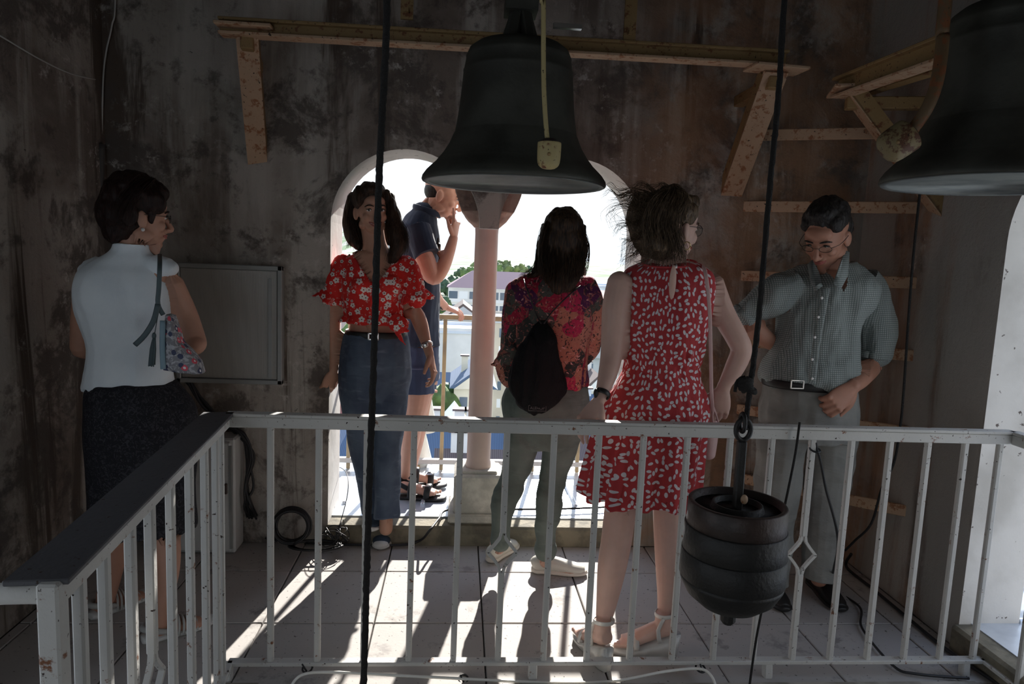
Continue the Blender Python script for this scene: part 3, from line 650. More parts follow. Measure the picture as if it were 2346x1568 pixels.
# ------------------------------------------------------------------ electrical cabinets and cables at the left
cab = thing('wall_cabinet', 'flat grey wall cabinet with frosted door behind the woman in the white blouse', 'cabinet', (-1.06, 3.36, 1.09))
x0, x1, z0, z1 = -1.30, -.818, .815, 1.372; cx, cz = (x0+x1)/2, (z0+z1)/2
link('body', box((cx, 3.365, cz), (x1-x0-.02, .07, z1-z0-.02)), M_BOXM, cab)
for nm, c, s in (('frame_bar', (cx, 3.325, z1-.011), (x1-x0, .03, .022)), ('frame_bar', (cx, 3.325, z0+.011), (x1-x0, .03, .022)), ('frame_bar', (x0+.011, 3.325, cz), (.022, .03, z1-z0)), ('frame_bar', (x1-.011, 3.325, cz), (.022, .03, z1-z0))): link(nm, box(c, s, bev=.003), M_BOXM, cab)
gl = NT('ribbed_frosted_panel', .32, 0, .6); st_ = gl.n('TexWave'); st_.inputs['Scale'].default_value = 55; gl.l(gl.co(kind='World'), st_.inputs[0]); gl.base((.36, .35, .32)); gl.bump(st_.outputs['Fac'], .25, .002)
link('door_panel', box((cx, 3.324, cz), (x1-x0-.05, .012, z1-z0-.05)), gl.m, cab)
link('edge_strip', box((x1-.055, 3.316, cz-.015), (.016, .006, z1-z0-.09)), M_BOXM, cab)
jb = thing('junction_box', 'off-white electrical box standing on the pavers against the back wall', 'electrical box', (-1.14, 3.3, 0))
link('housing', box((-1.20, 3.325, .285), (.36, .13, .56), bev=.008), M_BOXW, jb); link('door', box((-1.20, 3.252, .285), (.33, .02, .53), bev=.006), M_BOXW, jb)
link('latch', box((-1.055, 3.24, .33), (.014, .02, .05), bev=.003), M_IRONB, jb); link('hinge_strip', box((-1.035, 3.245, .285), (.010, .012, .50)), M_BOXM, jb)
dk = [(430, 870), (470, 935), (515, 965), (555, 1000), (575, 1050), (572, 1110), (568, 1160), (590, 1215), (640, 1240)]
for k in range(6):
    o_ = [(random.uniform(-11, 11), random.uniform(-9, 9)) for _ in dk]
    rope('black cable in the bundle running down the back wall beside the off-white box', [J(x+o_[i][0], y+o_[i][1], 3.33+.01*(k % 3)) if i < 7 else JZ(x+o_[i][0]*2, y, .03) for i, (x, y) in enumerate(dk)], .006, 'cable', M_CABLE, False, cat='cable').__setitem__('group', 'cable bundle at the left')
cl = thing('cable_coil', 'big coil of black cable leaning at the foot of the back wall', 'cable coil', tuple(J(660, 1240, 3.3)))
c = J(668, 1205, 3.30); c.z = max(c.z, .10); S = Soup()
for k in range(11):
    rr = .072+.008*random.random(); ph = random.uniform(0, 6.28); oy = random.uniform(-.03, .03); ox = random.uniform(-.012, .012)
    tubem(S, [(c+Vector((cos(a)*rr*1.1+ox, oy+.02*sin(a), sin(a)*rr*.98)), .0055) for a in np.linspace(ph, ph+6.28, 18)], 6, 2)
for k in range(10):
    tubem(S, [(c+Vector((cos(a)*(.10+.03*random.random())+.12, -.03+.06*sin(a), -.085)), .0055) for a in np.linspace(0, 6.28, 14)], 6, 2)
link('windings', S.mesh(), M_CABLE, cl)
tw = thing('cable_tangle', 'loose tangle of thin black wires at the left foot of the arch', 'cable tangle', tuple(J(775, 1215, 3.32)))
S = Soup(); c = J(772, 1205, 3.33); c.z = .075
for k in range(9):
    ph = random.uniform(0, 6.28); R1 = random.uniform(.03, .075); ax = Vector((random.uniform(-1, 1), random.uniform(-1, 1), random.uniform(-1, 1))).normalized(); u = ax.orthogonal().normalized(); v = ax.cross(u)
    o_ = Vector((random.uniform(-.03, .03), random.uniform(-.02, .02), random.uniform(-.01, .02)))
    tubem(S, [(c+o_+(u*cos(a)+v*sin(a))*R1*Vector((1, 1, .8)).z, .0022) for a in np.linspace(ph, ph+6.0, 14)], 5, 2)
link('wires', S.mesh(), M_CABLE, tw)
S = Soup(); tubem(S, [(c, .0022), (J(795, 1140, 3.45), .0022), (J(796, 1090, 3.6), .0022), (J(780, 1072, 3.8), .0022), (J(770, 1078, 3.9), .0022)], 5, 5); link('loose_end', S.mesh(), M_CABLE, tw)
rope('black cable running from the terrace over the sill beside the pedestal', [JZ(700, 1245, .012), JZ(900, 1250, .015), JZ(960, 1240, .03), JZ(985, 1215, .12), JZ(1005, 1190, .125), JZ(1030, 1168, .125), JZ(1150, 1168, .125), JZ(1300, 1166, .125), JZ(1440, 1160, .125)], .006, 'cable', M_CABLE, False, cat='cable')
# ------------------------------------------------------------------ white plastic beacon outside
wb = thing('loudspeaker_horn', 'white plastic stacked horn standing on the terrace behind the railing', 'horn', tuple(J(960, 1078, 4.42)))
hc = J(957, 1080, 4.45)
link('lower_cone', lathe([(.105, .0), (.105, .02), (.035, .30), (.03, .31)], tuple(hc), 32), M_WPLA, wb); link('upper_cone', lathe([(.03, .27), (.115, .275), (.115, .295), (.055, .60), (.05, .62), (.0001, .63)], tuple(hc), 32), M_WPLA, wb)
link('base_plate', box((hc.x, hc.y, hc.z-.03), (.16, .16, .06)), M_WPLA, wb)
bm = bmesh.new(); bar(bm, (hc.x, hc.y, hc.z-.05), (hc.x, 4.30, .12), .04, .03); link('arm', bmend(bm), M_GALV, wb)
# ------------------------------------------------------------------ town below
GZ = -34.0
def wallm(n, c): return plain(n, c, .8, c2=tuple(x*.85 for x in c), sc=.15)
C_W = wallm('white_render', (.80, .80, .79)); C_B = wallm('beige_render', (.62, .56, .46)); C_C = wallm('cream_render', (.78, .72, .58)); C_G = wallm('grey_render', (.50, .52, .55)); C_P = wallm('pale_blue_render', (.68, .74, .80))
C_WIN = plain('window_glass_dark', (.10, .14, .19), .2); C_SH = plain('white_shutter', (.80, .82, .84), .5)
def roofm(n, c, sc=3.2):
    k = NT(n, .75); w = k.co(kind='World'); wv = k.n('TexWave'); wv.inputs['Scale'].default_value = sc; wv.inputs['Distortion'].default_value = .4; k.l(w, wv.inputs[0])
    k.base(k.mix(wv.outputs['Fac'], tuple(x*.6 for x in c), c)); return k.m
C_RP = roofm('purple_brown_tile_roof', (.30, .20, .24)); C_RB = roofm('slate_blue_roof', (.10, .16, .26)); C_RD = roofm('dark_brown_tile_roof', (.15, .115, .11)); C_RR = roofm('faded_red_tile_roof', (.38, .17, .15)); C_RG = plain('grey_flat_roof', (.50, .52, .55), .8); C_RM = plain('light_metal_roof', (.62, .68, .76), .5)
winm = {}
def winmesh(w, h, mat):
    k = (round(w, 2), round(h, 2), mat.name)
    if k not in winm: winm[k] = box((0, 0, 0), (w, .12, h)); winm[k].materials.append(mat)
    return winm[k]
def house(label, xl, xr, yt, D, dep, wm, rm, roof='flat', rh=2.0, nw=0, nf=0, ww=.55, wh=.5, hf=3.0, group=None, yaw=0, shut=.2, name='building', bands=False, chim=0):
    A, B = J(xl, yt, D), J(xr, yt, D); cx = (A.x+B.x)/2; w = (B-A).length; zt = (A.z+B.z)/2
    t = thing(name, label, 'building', (cx, D, GZ), group); t.rotation_euler.z = yaw; h = zt-GZ
    def lk(n, me, m, p=t): o = bpy.data.objects.new(n, me); COL.objects.link(o); o.parent = p; me.materials.clear(); me.materials.append(m); return o
    lk('walls', box((0, dep/2, h/2), (w, dep, h)), wm)
    ov = .4
    if roof == 'flat':
        bm = bmesh.new(); bbox(bm, (0, dep/2, h+.1), (w+.3, dep+.3, .25)); lk('roof', bmend(bm), rm)
        bm = bmesh.new(); bbox(bm, (0, .1, h+.4), (w, .2, .5)); bbox(bm, (0, dep-.1, h+.4), (w, .2, .5)); lk('parapet', bmend(bm), wm)
    elif roof == 'gablex' or roof == 'hip':
        k = 0 if roof == 'gablex' else dep/2*.8
        V = [(-w/2-ov, -ov, h), (w/2+ov, -ov, h), (w/2+ov, dep+ov, h), (-w/2-ov, dep+ov, h), (-w/2-ov+k, dep/2, h+rh), (w/2+ov-k, dep/2, h+rh)]
        lk('roof', mesh(V, [(0, 1, 5, 4), (1, 2, 5), (2, 3, 4, 5), (3, 0, 4), (3, 2, 1, 0)]), rm)
    else:
        V = [(-w/2-ov, -ov, h), (w/2+ov, -ov, h), (w/2+ov, dep+ov, h), (-w/2-ov, dep+ov, h), (0, -ov, h+rh), (0, dep+ov, h+rh)]
        lk('roof', mesh(V, [(0, 1, 4), (1, 2, 5, 4), (2, 3, 5), (3, 0, 4, 5), (3, 2, 1, 0)]), rm)
        V2 = [(-w/2, -.42, h-.02), (w/2, -.42, h-.02), (0, -.42, h+rh*.84)]; V2 += [(x, y-.04, z) for x, y, z in V2]
        lk('gable', mesh(V2, [(0, 1, 2), (5, 4, 3), (0, 3, 4, 1), (1, 4, 5, 2), (2, 5, 3, 0)]), wm)
    for i in range(nw):
        for j in range(nf):
            sh = random.random() < shut; o = bpy.data.objects.new('window', winmesh(w/nw*ww, hf*wh, C_SH if sh else C_WIN)); COL.objects.link(o); o.parent = t; o.location = (-w/2+(i+.5)*w/nw, -.0, h-hf*(j+.55))
    if bands:
        for j in range(nf+1): lk('floor_band', box((0, -.15, h-hf*j-.15), (w, .3, .3)), wm)
    for i in range(chim):
        cxx = random.uniform(-w*.35, w*.35); c = lk('chimney', box((cxx, dep*.5, h+rh*.6+.6), (.6, .5, 1.6)), wm); lk('chimney_cap', box((cxx, dep*.5, h+rh*.6+1.45), (.85, .75, .12)), C_RD, c)
    return t
# terrain
def ground():
    V, F = [], []; n = 80
    for i in range(n):
        for j in range(n):
            a = -1.3+2.6*i/(n-1); d = 15+3200*(j/(n-1))**2.2; x, y = d*sin(a), d*cos(a)
            z = GZ
            if d > 260: z += min(1, (d-260)/900)*(16+5*sin(a*7)+4*sin(a*13+1))
            z += 95*math.exp(-(((a+.155)/.035)**2+((d-1900)/420)**2)) if d > 900 else 0
            z += (6+8*sin(a*5+2)+4*sin(a*17))*max(0, min(1, (d-2200)/900))
            V.append((x, y, z))
    for i in range(n-1):
        for j in range(n-1): F.append((i*n+j, (i+1)*n+j, (i+1)*n+j+1, i*n+j+1))
    return mesh(V, F, True)
k = NT('hazy_wooded_country', .95, 0, .1); w = k.co(kind='World'); sx = k.n('SeparateXYZ'); k.l(w, sx.inputs[0])
c = k.mix(k.ramp(k.noise(w, .02, 6, .6), .42, .6), (.16, .24, .13), (.42, .42, .40)); k.base(c)
gr = struct('ground', ground(), k.m)
C_LEAF = [plain('leaves_%s' % n, c, .7, c2=tuple(x*.5 for x in c), sc=.6) for n, c in (('green', (.12, .20, .05)), ('olive', (.17, .22, .07)), ('dark', (.06, .12, .05)))]
C_BARK = plain('bark', (.10, .08, .06), .9)
def tree(label, x, yb, yt, D, seed, mi=0, group='trees beyond the long white building'):
    P = J(x, yt, D); Q = J(x, yb, D); R = (P.z-Q.z)*.5; t = thing('tree', label, 'tree', (P.x, D, Q.z-4), group)
    S = Soup(); r_ = np.random.RandomState(seed)
    for k in range(9): ell(S, (P.x+r_.uniform(-.6, .6)*R, D+r_.uniform(-.6, .6)*R, Q.z+R+r_.uniform(-.6, .45)*R), R*r_.uniform(.45, .62))
    me = S.mesh(); A = coords(me); N = normals(me); setco(me, A+N*((noise(A*1.3, seed)*.22+noise(A*3.4, seed+1)*.12)*R)[:, None]); link('crown', me, C_LEAF[mi], t)
    S = Soup(); tubem(S, [(Vector((P.x, D, GZ)), R*.10), (Vector((P.x, D, Q.z)), R*.08), (Vector((P.x, D, Q.z+R)), R*.05)], 8, 2); link('trunk', S.mesh(), C_BARK, t)
seen = thing
TL = ['dark tree just left of the column above the purple brown roof', 'green tree crown half hidden by the left edge of the column', 'olive tree crown hidden behind the column', 'round green tree first to the right of the column', 'olive tree second to the right of the column', 'green tree third to the right of the column, highest of the row', 'olive tree crown nearest the left shoulder of the print shirt', 'dark tree half hidden by the long dark hair', 'dark low tree at the left gable end of the school building', 'dark tree beside the elbow of the man in the navy polo']
for i, (x, yb, yt, D, mi) in enumerate([(1060, 650, 612, 235, 2), (1078, 648, 606, 230, 0), (1102, 646, 600, 240, 1), (1128, 645, 600, 225, 0), (1150, 642, 598, 235, 1), (1172, 640, 602, 240, 0), (1192, 640, 603, 228, 1), (1206, 642, 608, 238, 2), (1042, 668, 632, 200, 2), (1028, 690, 640, 190, 2)]):
    tree(TL[i], x, yb, yt, D, 20+i, mi)
for i, (x, yb, yt, D) in enumerate([(1000, 1000, 880, 62), (1022, 960, 870, 66), (784, 900, 730, 60), (1005, 720, 665, 150), (1018, 722, 680, 150)]):
    tree(['dark tree under the outstretched hand of the woman in red', 'dark tree just right of the outstretched hand of the woman in red', 'green tree seen through the left edge of the arch', 'small dark tree behind the watch of the man in the polo', 'small tree at the left corner of the school building'][i], x, yb, yt, D, 50+i, 2 if i % 2 else 0, 'trees between the houses')
h = house('long white school building with purple brown roof and bands of windows', 1027, 1330, 664, 175, 16, C_W, C_RP, 'hip', 4.2, 13, 3, .84, .55, 3.35, bands=True, shut=.05)
house('tall beige apartment block with rows of windows right of the column', 1118, 1262, 742, 112, 16, C_B, C_RG, 'flat', 0, 7, 8, .42, .5, 2.9, shut=.35)
house('big white stained windowless hall left of the column', 975, 1100, 764, 88, 9, C_W, C_RM, 'flat', 0)
house('cream house with white gable and blue slate roof left of the column base', 1040, 1130, 890, 62, 8, C_C, C_RB, 'gabley', 1.6, 2, 3, .4, .5, 2.8, chim=1)
house('grey building with steep dark roof just above the terrace rail', 1012, 1108, 735, 130, 12, C_G, C_RD, 'gabley', 3.2, 4, 4, .5, .5, 3)
house('slate blue roofed house seen below the white hall', 940, 1036, 925, 72, 9, C_P, C_RB, 'gablex', 2.6, 3, 3, .4, .5, 2.8, chim=1)
house('long slate blue roof low in front of the column pedestal', 955, 1175, 1085, 38, 7, C_W, C_RB, 'gablex', 2.4, 8, 2, .4, .5, 2.8, chim=3)
house('dark brown tiled roof in front of the pedestal', 1010, 1160, 1120, 31, 4, C_W, C_RD, 'gablex', 1.3, 4, 1, .4, .5, 2.8, chim=2)
house('white gabled house between blue slate roofs', 1005, 1070, 1015, 50, 6, C_W, C_RM, 'gabley', 1.8, 1, 2, .4, .5, 2.8)
house('blue slate roof seen at the foot of the left jamb', 740, 860, 1060, 40, 7, C_W, C_RB, 'gablex', 1.8, 3, 2, .4, .5, 2.8, chim=1)
house('faded red tiled roof at the left jamb', 740, 850, 1000, 55, 7, C_C, C_RR, 'gablex', 2.6, 3, 3, .4, .5, 2.8, chim=2)
house('pale town house behind the red blouse at the left jamb', 720, 812, 860, 80, 9, C_C, C_RR, 'gablex', 2.2, 3, 5, .4, .5, 2.8)
house('white house with dark windows between the trousers of the two women', 1340, 1400, 895, 74, 9, C_W, C_RD, 'gabley', 1.8, 3, 4, .45, .5, 2.8, chim=1)
house('grey gabled house above the watch of the woman in the spotted dress', 1340, 1400, 820, 100, 10, C_G, C_RD, 'gabley', 2.2, 2, 3, .3, .5, 3, chim=1)
house('blue slate roofed house beyond the gap in the railing posts', 1320, 1420, 1000, 50, 8, C_P, C_RB, 'gablex', 2.4, 5, 3, .45, .5, 2.8, chim=2)
house('brown roofed low house behind the legs of the woman in grey trousers', 1215, 1345, 1070, 37, 7, C_W, C_RD, 'gablex', 2.2, 5, 2, .45, .5, 2.8, chim=2)
house('white terraced block with many windows below the horizon at right', 1352, 1425, 700, 130, 14, C_W, C_RR, 'gablex', 2.5, 9, 6, .5, .5, 2.9, chim=2)
house('pale blue block behind the elbow of the woman in the spotted dress', 1340, 1430, 660, 190, 14, C_P, C_RG, 'flat', 0, 10, 5, .5, .5, 3)
rs = random.Random(5); OCC = []
def free(x, y, r):
    if any((x-a)**2+(y-b)**2 < (r+c)**2 for a, b, c in OCC): return False
    OCC.append((x, y, r)); return True
for o in list(COL.objects):
    if o.parent is None and o.get('category') in ('building', 'tree'): OCC.append((o.location.x, o.location.y+5, 14 if o['category'] == 'building' else 7))
mats = [C_W, C_B, C_C, C_G, C_P]; rfs = [C_RP, C_RD, C_RR, C_RM, C_RB]
for i in range(120):
    x = rs.uniform(700, 1500) if i < 44 else rs.uniform(-400, 700) if i % 2 else rs.uniform(1500, 3000); D = rs.uniform(150, 420)
    P = J(x, 700, D)
    if not free(P.x, D+5, 11): continue
    w_ = rs.uniform(9, 15); zt = rs.uniform(-26, -12)+max(0, D-200)*.035; q = (P.z-zt)/mpp(P)
    y = 700+q; wp = w_/mpp(P)
    house('small pale house among the distant rooftops of the town', x-wp/2, x+wp/2, y, D, rs.uniform(8, 14), rs.choice(mats), rs.choice(rfs), rs.choice(['gablex', 'gabley', 'flat', 'hip']), rs.uniform(1.5, 3), 3, 2, .4, .5, 3, group='distant rooftops of the town')
for i in range(50):          # nearer low roofs around the tower foot
    x = rs.uniform(-300, 2800); D = rs.uniform(34, 120)
    if 740 < x < 1440: continue
    P = J(x, 700, D)
    if not free(P.x, D+5, 9): continue
    w_ = rs.uniform(8, 12); zt = rs.uniform(-22, -16); y = 700+(P.z-zt)/mpp(P); wp = w_/mpp(P)
    house('low town house beside the foot of the tower', x-wp/2, x+wp/2, y, D, rs.uniform(8, 12), rs.choice(mats), rs.choice(rfs), rs.choice(['gablex', 'gabley']), rs.uniform(1.5, 3), 3, 2, .4, .5, 3, group='low houses near the tower')
# ------------------------------------------------------------------ people
def fr(fw, up=(0, 0, 1), roll=0):
    f = Vector(fw).normalized(); u = Vector(up); x = f.cross(u).normalized(); z = x.cross(f)
    M = Matrix((x, f, z)).transposed()
    return M @ Matrix.Rotation(roll, 3, 'Y') if roll else M
def head(S, c, fw, sc=1, roll=0, fem=True, neck=None, smile=False, nr=.052):
    M = fr(fw, roll=roll)
    def L(x, y, z): return c+M @ Vector((x*sc, y*sc, z*sc))
    def E(p, r, rot=None): ell(S, L(*p), tuple(a*sc for a in r), M if rot is None else M @ rot)
    jw = .040 if fem else .050
    E((0, -.018, .035), (.074, .094, .084)); E((0, .012, .005), (.069, .078, .075)); E((0, .030, -.035), (.058 if fem else .062, .056, .066))
    E((0, .040, -.075), (jw, .044, .032)); E((0, .068, -.098), (.020, .018, .016)); E((0, -.005, -.045), (.055, .055, .045))
    E((0, .062, .040), (.050, .028, .032)); E((0, .080, .019), (.046, .012, .010))
    for s in (-1, 1):
        E((s*.038, .060, -.030), (.020, .022, .022)); E((s*.050, .010, -.068), (.012 if fem else .016, .035, .022))
        E((s*.0755, -.004, -.018), (.009, .019, .031), Matrix.Rotation(s*.3, 3, 'Z') @ Matrix.Rotation(.15, 3, 'X'))
        E((s*.0785, -.010, -.006), (.006, .014, .018)); E((s*.031, .0745, .0035), (.0155, .010, .0075)); E((s*.011, .098, -.040), (.0075, .009, .007))
    tubem(S, [(L(0, .082, .014), .0075*sc), (L(0, .094, -.006), .008*sc), (L(0, .108, -.028), .0105*sc), (L(0, .112, -.037), .0105*sc), (L(0, .098, -.046), .008*sc)], 12, 3)
    E((0, .083, -.058), (.023, .012, .008)); E((0, .0835, -.070), (.020, .012, .0075)); E((0, .074, -.050), (.026, .015, .014)); E((0, .078, -.080), (.020, .010, .008))
    return L, M
def facebits(root, L, M, sc, hairc, glasses=None, smile=False, brow=True, lipm=None, open_eyes=1.0):
    def seg(name, pts, r, mat, n=8): S = Soup(); tubem(S, [(L(*p), r*sc*(1 if 0 < i < len(pts)-1 else .6)) for i, p in enumerate(pts)], n, 3); return link(name, S.mesh(), mat, root)
    for s in (-1, 1):
        S = Soup(); ell(S, L(s*.031, .0765, .002), (.0125*sc, .0105*sc, .0062*sc*open_eyes+.001), M); e_ = link('eye', S.mesh(), M_EYEW, root)
        S = Soup(); ell(S, L(s*.031+.002, .0845, .0018), (.0052*sc, .0028*sc, .0052*sc*open_eyes), M); link('iris', S.mesh(), M_IRIS, e_)
        seg('eyelid', [(s*.018, .081, .001), (s*.025, .0865, .0072), (s*.033, .0875, .0080), (s*.044, .080, .002)], .0022, hairc)
        if brow: seg('eyebrow', [(s*.012, .090, .019), (s*.026, .0915, .024), (s*.040, .085, .023), (s*.050, .074, .016)], .0034, hairc)
    if smile:
        S = Soup(); tubem(S, [(L(x, .0925-abs(x)*.45, -.0655+abs(x)*.28), .0052*sc*(1-abs(x)/.034)+.0006) for x in np.linspace(-.026, .026, 9)], 8, 2); link('teeth', S.mesh(), M_TEETH, root)
        seg('upper_lip', [(-.030, .073, -.053), (-.014, .0925, -.0595), (0, .0955, -.0605), (.014, .0925, -.0595), (.030, .073, -.053)], .0036, lipm or M_LIPS)
        seg('lower_lip', [(-.030, .073, -.054), (-.016, .089, -.070), (0, .093, -.0745), (.016, .089, -.070), (.030, .073, -.054)], .0042, lipm or M_LIPS)
    else:
        seg('upper_lip', [(-.024, .082, -.063), (-.010, .0945, -.0605), (0, .0955, -.062), (.010, .0945, -.0605), (.024, .082, -.063)], .0034, lipm or M_LIPS)
        seg('lower_lip', [(-.022, .083, -.065), (-.010, .0925, -.069), (0, .0945, -.0695), (.010, .0925, -.069), (.022, .083, -.065)], .0040, lipm or M_LIPS)
    if glasses:
        g = bpy.data.objects.new('spectacles', None); COL.objects.link(g); g.parent = root; g.empty_display_size = .02
        def gs(name, pts, r, mat): S = Soup(); tubem(S, [(L(*p), r) for p in pts], 6, 2); return link(name, S.mesh(), mat, g)
        hh = glasses
        for s in (-1, 1):
            ring = [(s*.033+.022*cos(a), .103-abs(s*.033+.022*cos(a))*.18, -.002+hh*sin(a)) for a in np.linspace(0, 2*pi, 17)]
            gs('rim', ring, .0011, M_BLACK); S = Soup()
            V = [L(x, y-.0004, z) for x, y, z in ring[:-1]]; V2 = [L(x, y+.0008, z) for x, y, z in ring[:-1]]; n = 16
            link('lens', mesh(V+V2, [tuple(range(n)), tuple(range(2*n-1, n-1, -1))]+[(i, (i+1) % n, (i+1) % n+n, i+n) for i in range(n)]), M_LENS, g)
            gs('temple', [(s*.055, .094, .004), (s*.074, .070, .004), (s*.080, .03, .002), (s*.081, -.002, .0), (s*.080, -.016, -.012)], .0012, M_BLACK)
        gs('bridge', [(-.012, .101, .001), (0, .105, .004), (.012, .101, .001)], .0011, M_BLACK)
def hand(S, wr, d, nrm, thumb=1, sc=1, curl=.5, spread=.12, tc=.3, fist=None):
    d = Vector(d).normalized(); nrm = Vector(nrm); nrm = (nrm-d*nrm.dot(d)).normalized(); w = d.cross(nrm)*thumb
    wr = Vector(wr); k = .178*sc
    tubem(S, [(wr-d*k*.08, .024*sc, .8), (wr+d*k*.05, .026*sc, .75), (wr+d*k*.22, .036*sc, .46), (wr+d*k*.40, .041*sc, .36), (wr+d*k*.50, .038*sc, .34)], 16, 3, side=tuple(w))
    Ls = [.40, .45, .42, .33]
    for i in range(4):
        o_ = (.030-.0197*i)*sc; b = wr+d*k*(.50-.02*abs(i-1))+w*o_; ang = spread*(1.2-i)*.5; dd = (d+w*ang).normalized(); P = [(b-dd*k*.10, .0095*sc)]
        cu_ = curl*(1+.12*i) if not hasattr(curl, '__len__') else curl[i]; a = cu_*.5; p = b; P.append((p, .0098*sc))
        for j, (f_, r_) in enumerate(((.44, .0088), (.31, .0078), (.25, .0064))):
            a_dir = dd*cos(a)+nrm*sin(a); p = p+a_dir*k*Ls[i]*f_*1.05; P.append((p, r_*sc)); a += cu_*1.0
        tubem(S, P, 10, 2)
        ell(S, P[-1][0], .0064*sc)
    b = wr+d*k*.10+w*.020*sc; td = (d*.72+w*.62+nrm*tc).normalized(); td2 = (d*.9+w*.30+nrm*tc*1.6).normalized()
    tubem(S, [(b, .014*sc), (b+td*k*.22, .0125*sc), (b+td*k*.22+td2*k*.17, .0098*sc), (b+td*k*.22+td2*k*.30, .0078*sc)], 10, 3)
    for i in range(4): ell(S, wr+d*k*.50+w*(.030-.0197*i)*sc-nrm*.004, .0100*sc)
def foot(S, ankle, toe_dir, L_=.235, wd=.045, h=.0, zf=0, lift=0):
    d = Vector(toe_dir); d.z = 0; d.normalize(); a = Vector(ankle); w = Vector((-d.y, d.x, 0)); heel = Vector((a.x, a.y, zf))-d*L_*.22
    def pt(t, z): return heel+d*L_*t+Vector((0, 0, z+lift*(1-min(t/.68, 1))))
    tubem(S, [(pt(.04, .03), .022), (pt(.14, .032), .031, .95), (pt(.30, .035), .032, 1.0), (pt(.5, .030), .036, .75), (pt(.72, .020), .045, .45), (pt(.86, .014), .040, .36)], 14, 3, side=tuple(w))
    for i in range(5):
        q = pt(.84-.03*i, .012)+w*(.030-.0155*i)*1; tubem(S, [(q-d*.03, .010), (q+d*.015, .0095), (q+d*(.034-.004*i), .0085 if i else .011)], 8, 2)
    tubem(S, [(pt(.20, .035), .033), (Vector((a.x, a.y, a.z)), .030)], 12, 3)
    return pt, w
def strands(S, guides, n, jit, r=.0013, seed=1, fly=0):
    R_ = np.random.RandomState(seed)
    for i in range(n):
        g = guides[R_.randint(len(guides))]; t0 = R_.uniform(0, .15); o_ = R_.normal(0, jit, 3); ph = R_.uniform(0, 6.28); fr_ = R_.uniform(1, 2.5)
        pts = [Vector(p) for p in g]; m = len(pts); rows = []
        for j, p in enumerate(pts):
            u = j/(m-1); rows.append((p+Vector(o_)*(.5+.9*u)+Vector((sin(ph+fr_*6*u), cos(ph*1.3+fr_*5*u), sin(ph*.7+fr_*4*u)))*fly*u, r*(1-.75*u)))
        tubem(S, rows, 3, 3, cap=False)
def cutV(me, a_, b_, hw, Y_):       # open a V neckline
    C = coords(me); w_ = (C[:, 2]-a_.z)/(b_.z-a_.z); vin = (C[:, 1] < Y_+.0) & (w_ > 0) & (np.abs(C[:, 0]-(a_.x+(b_.x-a_.x)*w_)) < hw*np.maximum(w_, 0)**.85)
    bm = bmesh.new(); bm.from_mesh(me); bmesh.ops.delete(bm, geom=[f for f in bm.faces if all(vin[v.index] for v in f.verts)], context='FACES'); bm.to_mesh(me); bm.free(); me.shade_smooth()
def P_(name_cat, label, base): return thing('person', label, 'person', tuple(base))
def ring_strap(name, pts, r, q, mat, root, view=None, side=None):
    S = Soup(); tubem(S, [(p, r, q) for p in pts], 8, 4, side=side, view=view); return link(name, S.mesh(), mat, root)
SK1, SK2, SK3, SK4, SK5, SK6 = [skinm('skin_%s' % n, c) for n, c in (('a', (.50, .27, .19)), ('b', (.54, .30, .21)), ('c', (.62, .34, .25)), ('d', (.55, .32, .24)), ('e', (.62, .40, .33)), ('f', (.46, .23, .16)))]
H_AUB, H_BRN, H_DRK, H_ASH, H_GRY = hairm('dark_auburn_hair', (.012, .006, .005), (.030, .013, .010)), hairm('dark_brown_hair', (.020, .012, .009), (.065, .036, .022)), hairm('very_dark_hair', (.014, .010, .008), (.07, .04, .02)), hairm('ash_brown_hair', (.045, .03, .02), (.19, .125, .075)), hairm('short_black_grey_hair', (.016, .014, .014), (.05, .045, .042))

# ---- A: woman in the white sleeveless blouse, back to the camera at the left
YA = 2.62; rootA = P_('', 'woman in a white sleeveless blouse and dark lace skirt standing at far left', (-1.17, 2.6, 0))
S = Soup()
hA = J(317, 493, YA); L, M = head(S, hA, (.80, .60, -.08), 1.0)
tube(S, [(300, 570, YA+.01, 40), (305, 540, YA, 34), (312, 515, YA, 33)])
tube(S, [(312, 1010, YA, 92, .7), (312, 960, YA, 96, .68), (302, 880, YA, 82, .66), (292, 800, YA, 82, .66), (292, 700, YA, 95, .62), (290, 630, YA, 92, .55), (292, 590, YA, 60, .6), (298, 565, YA, 38, .9)])
tube(S, [(375, 625, YA, 30), (392, 660, YA+.02, 31), (420, 720, YA+.05, 30), (443, 778, YA+.04, 27), (447, 790, YA+.02, 25)])
tube(S, [(447, 790, YA+.02, 25), (425, 775, YA+.14, 24), (385, 755, YA+.22, 20), (340, 745, YA+.25, 15)])
tube(S, [(205, 625, YA, 28), (195, 690, YA+.03, 27), (186, 780, YA+.06, 23), (190, 800, YA+.08, 22), (225, 800, YA+.2, 19), (270, 780, YA+.25, 15)])
wA = J(340, 745, YA+.25); hand(S, wA, (-1, .1, .1), (0, -1, .1), 1, .92, .4)
wA2 = J(270, 780, YA+.25); hand(S, wA2, (1, .1, .0), (0, -1, .1), -1, .92, .5)
tube(S, [(340, 990, YA, 62), (356, 1100, YA, 52), (372, 1200, YA-.04, 35), (382, 1260, YA-.06, 30), (384, 1320, YA-.08, 24), (374, 1400, YA-.1, 14), (372, 1430, YA-.1, 14)])
tube(S, [(255, 990, YA, 62), (260, 1100, YA+.03, 50), (262, 1200, YA+.05, 33), (262, 1260, YA+.06, 28), (256, 1320, YA+.06, 21), (248, 1375, YA+.06, 14)])
aR = JZ(366, 1462, .0); aR.z = .09; aL = JZ(242, 1405, .0); aL.z = .09
ptR, wR_ = foot(S, aR, (.80, .60, 0), .235); ptL, wL_ = foot(S, aL, (.55, .80, 0), .235)
BODY = link('body', remesh(S, .0040, 2), SK1, rootA)
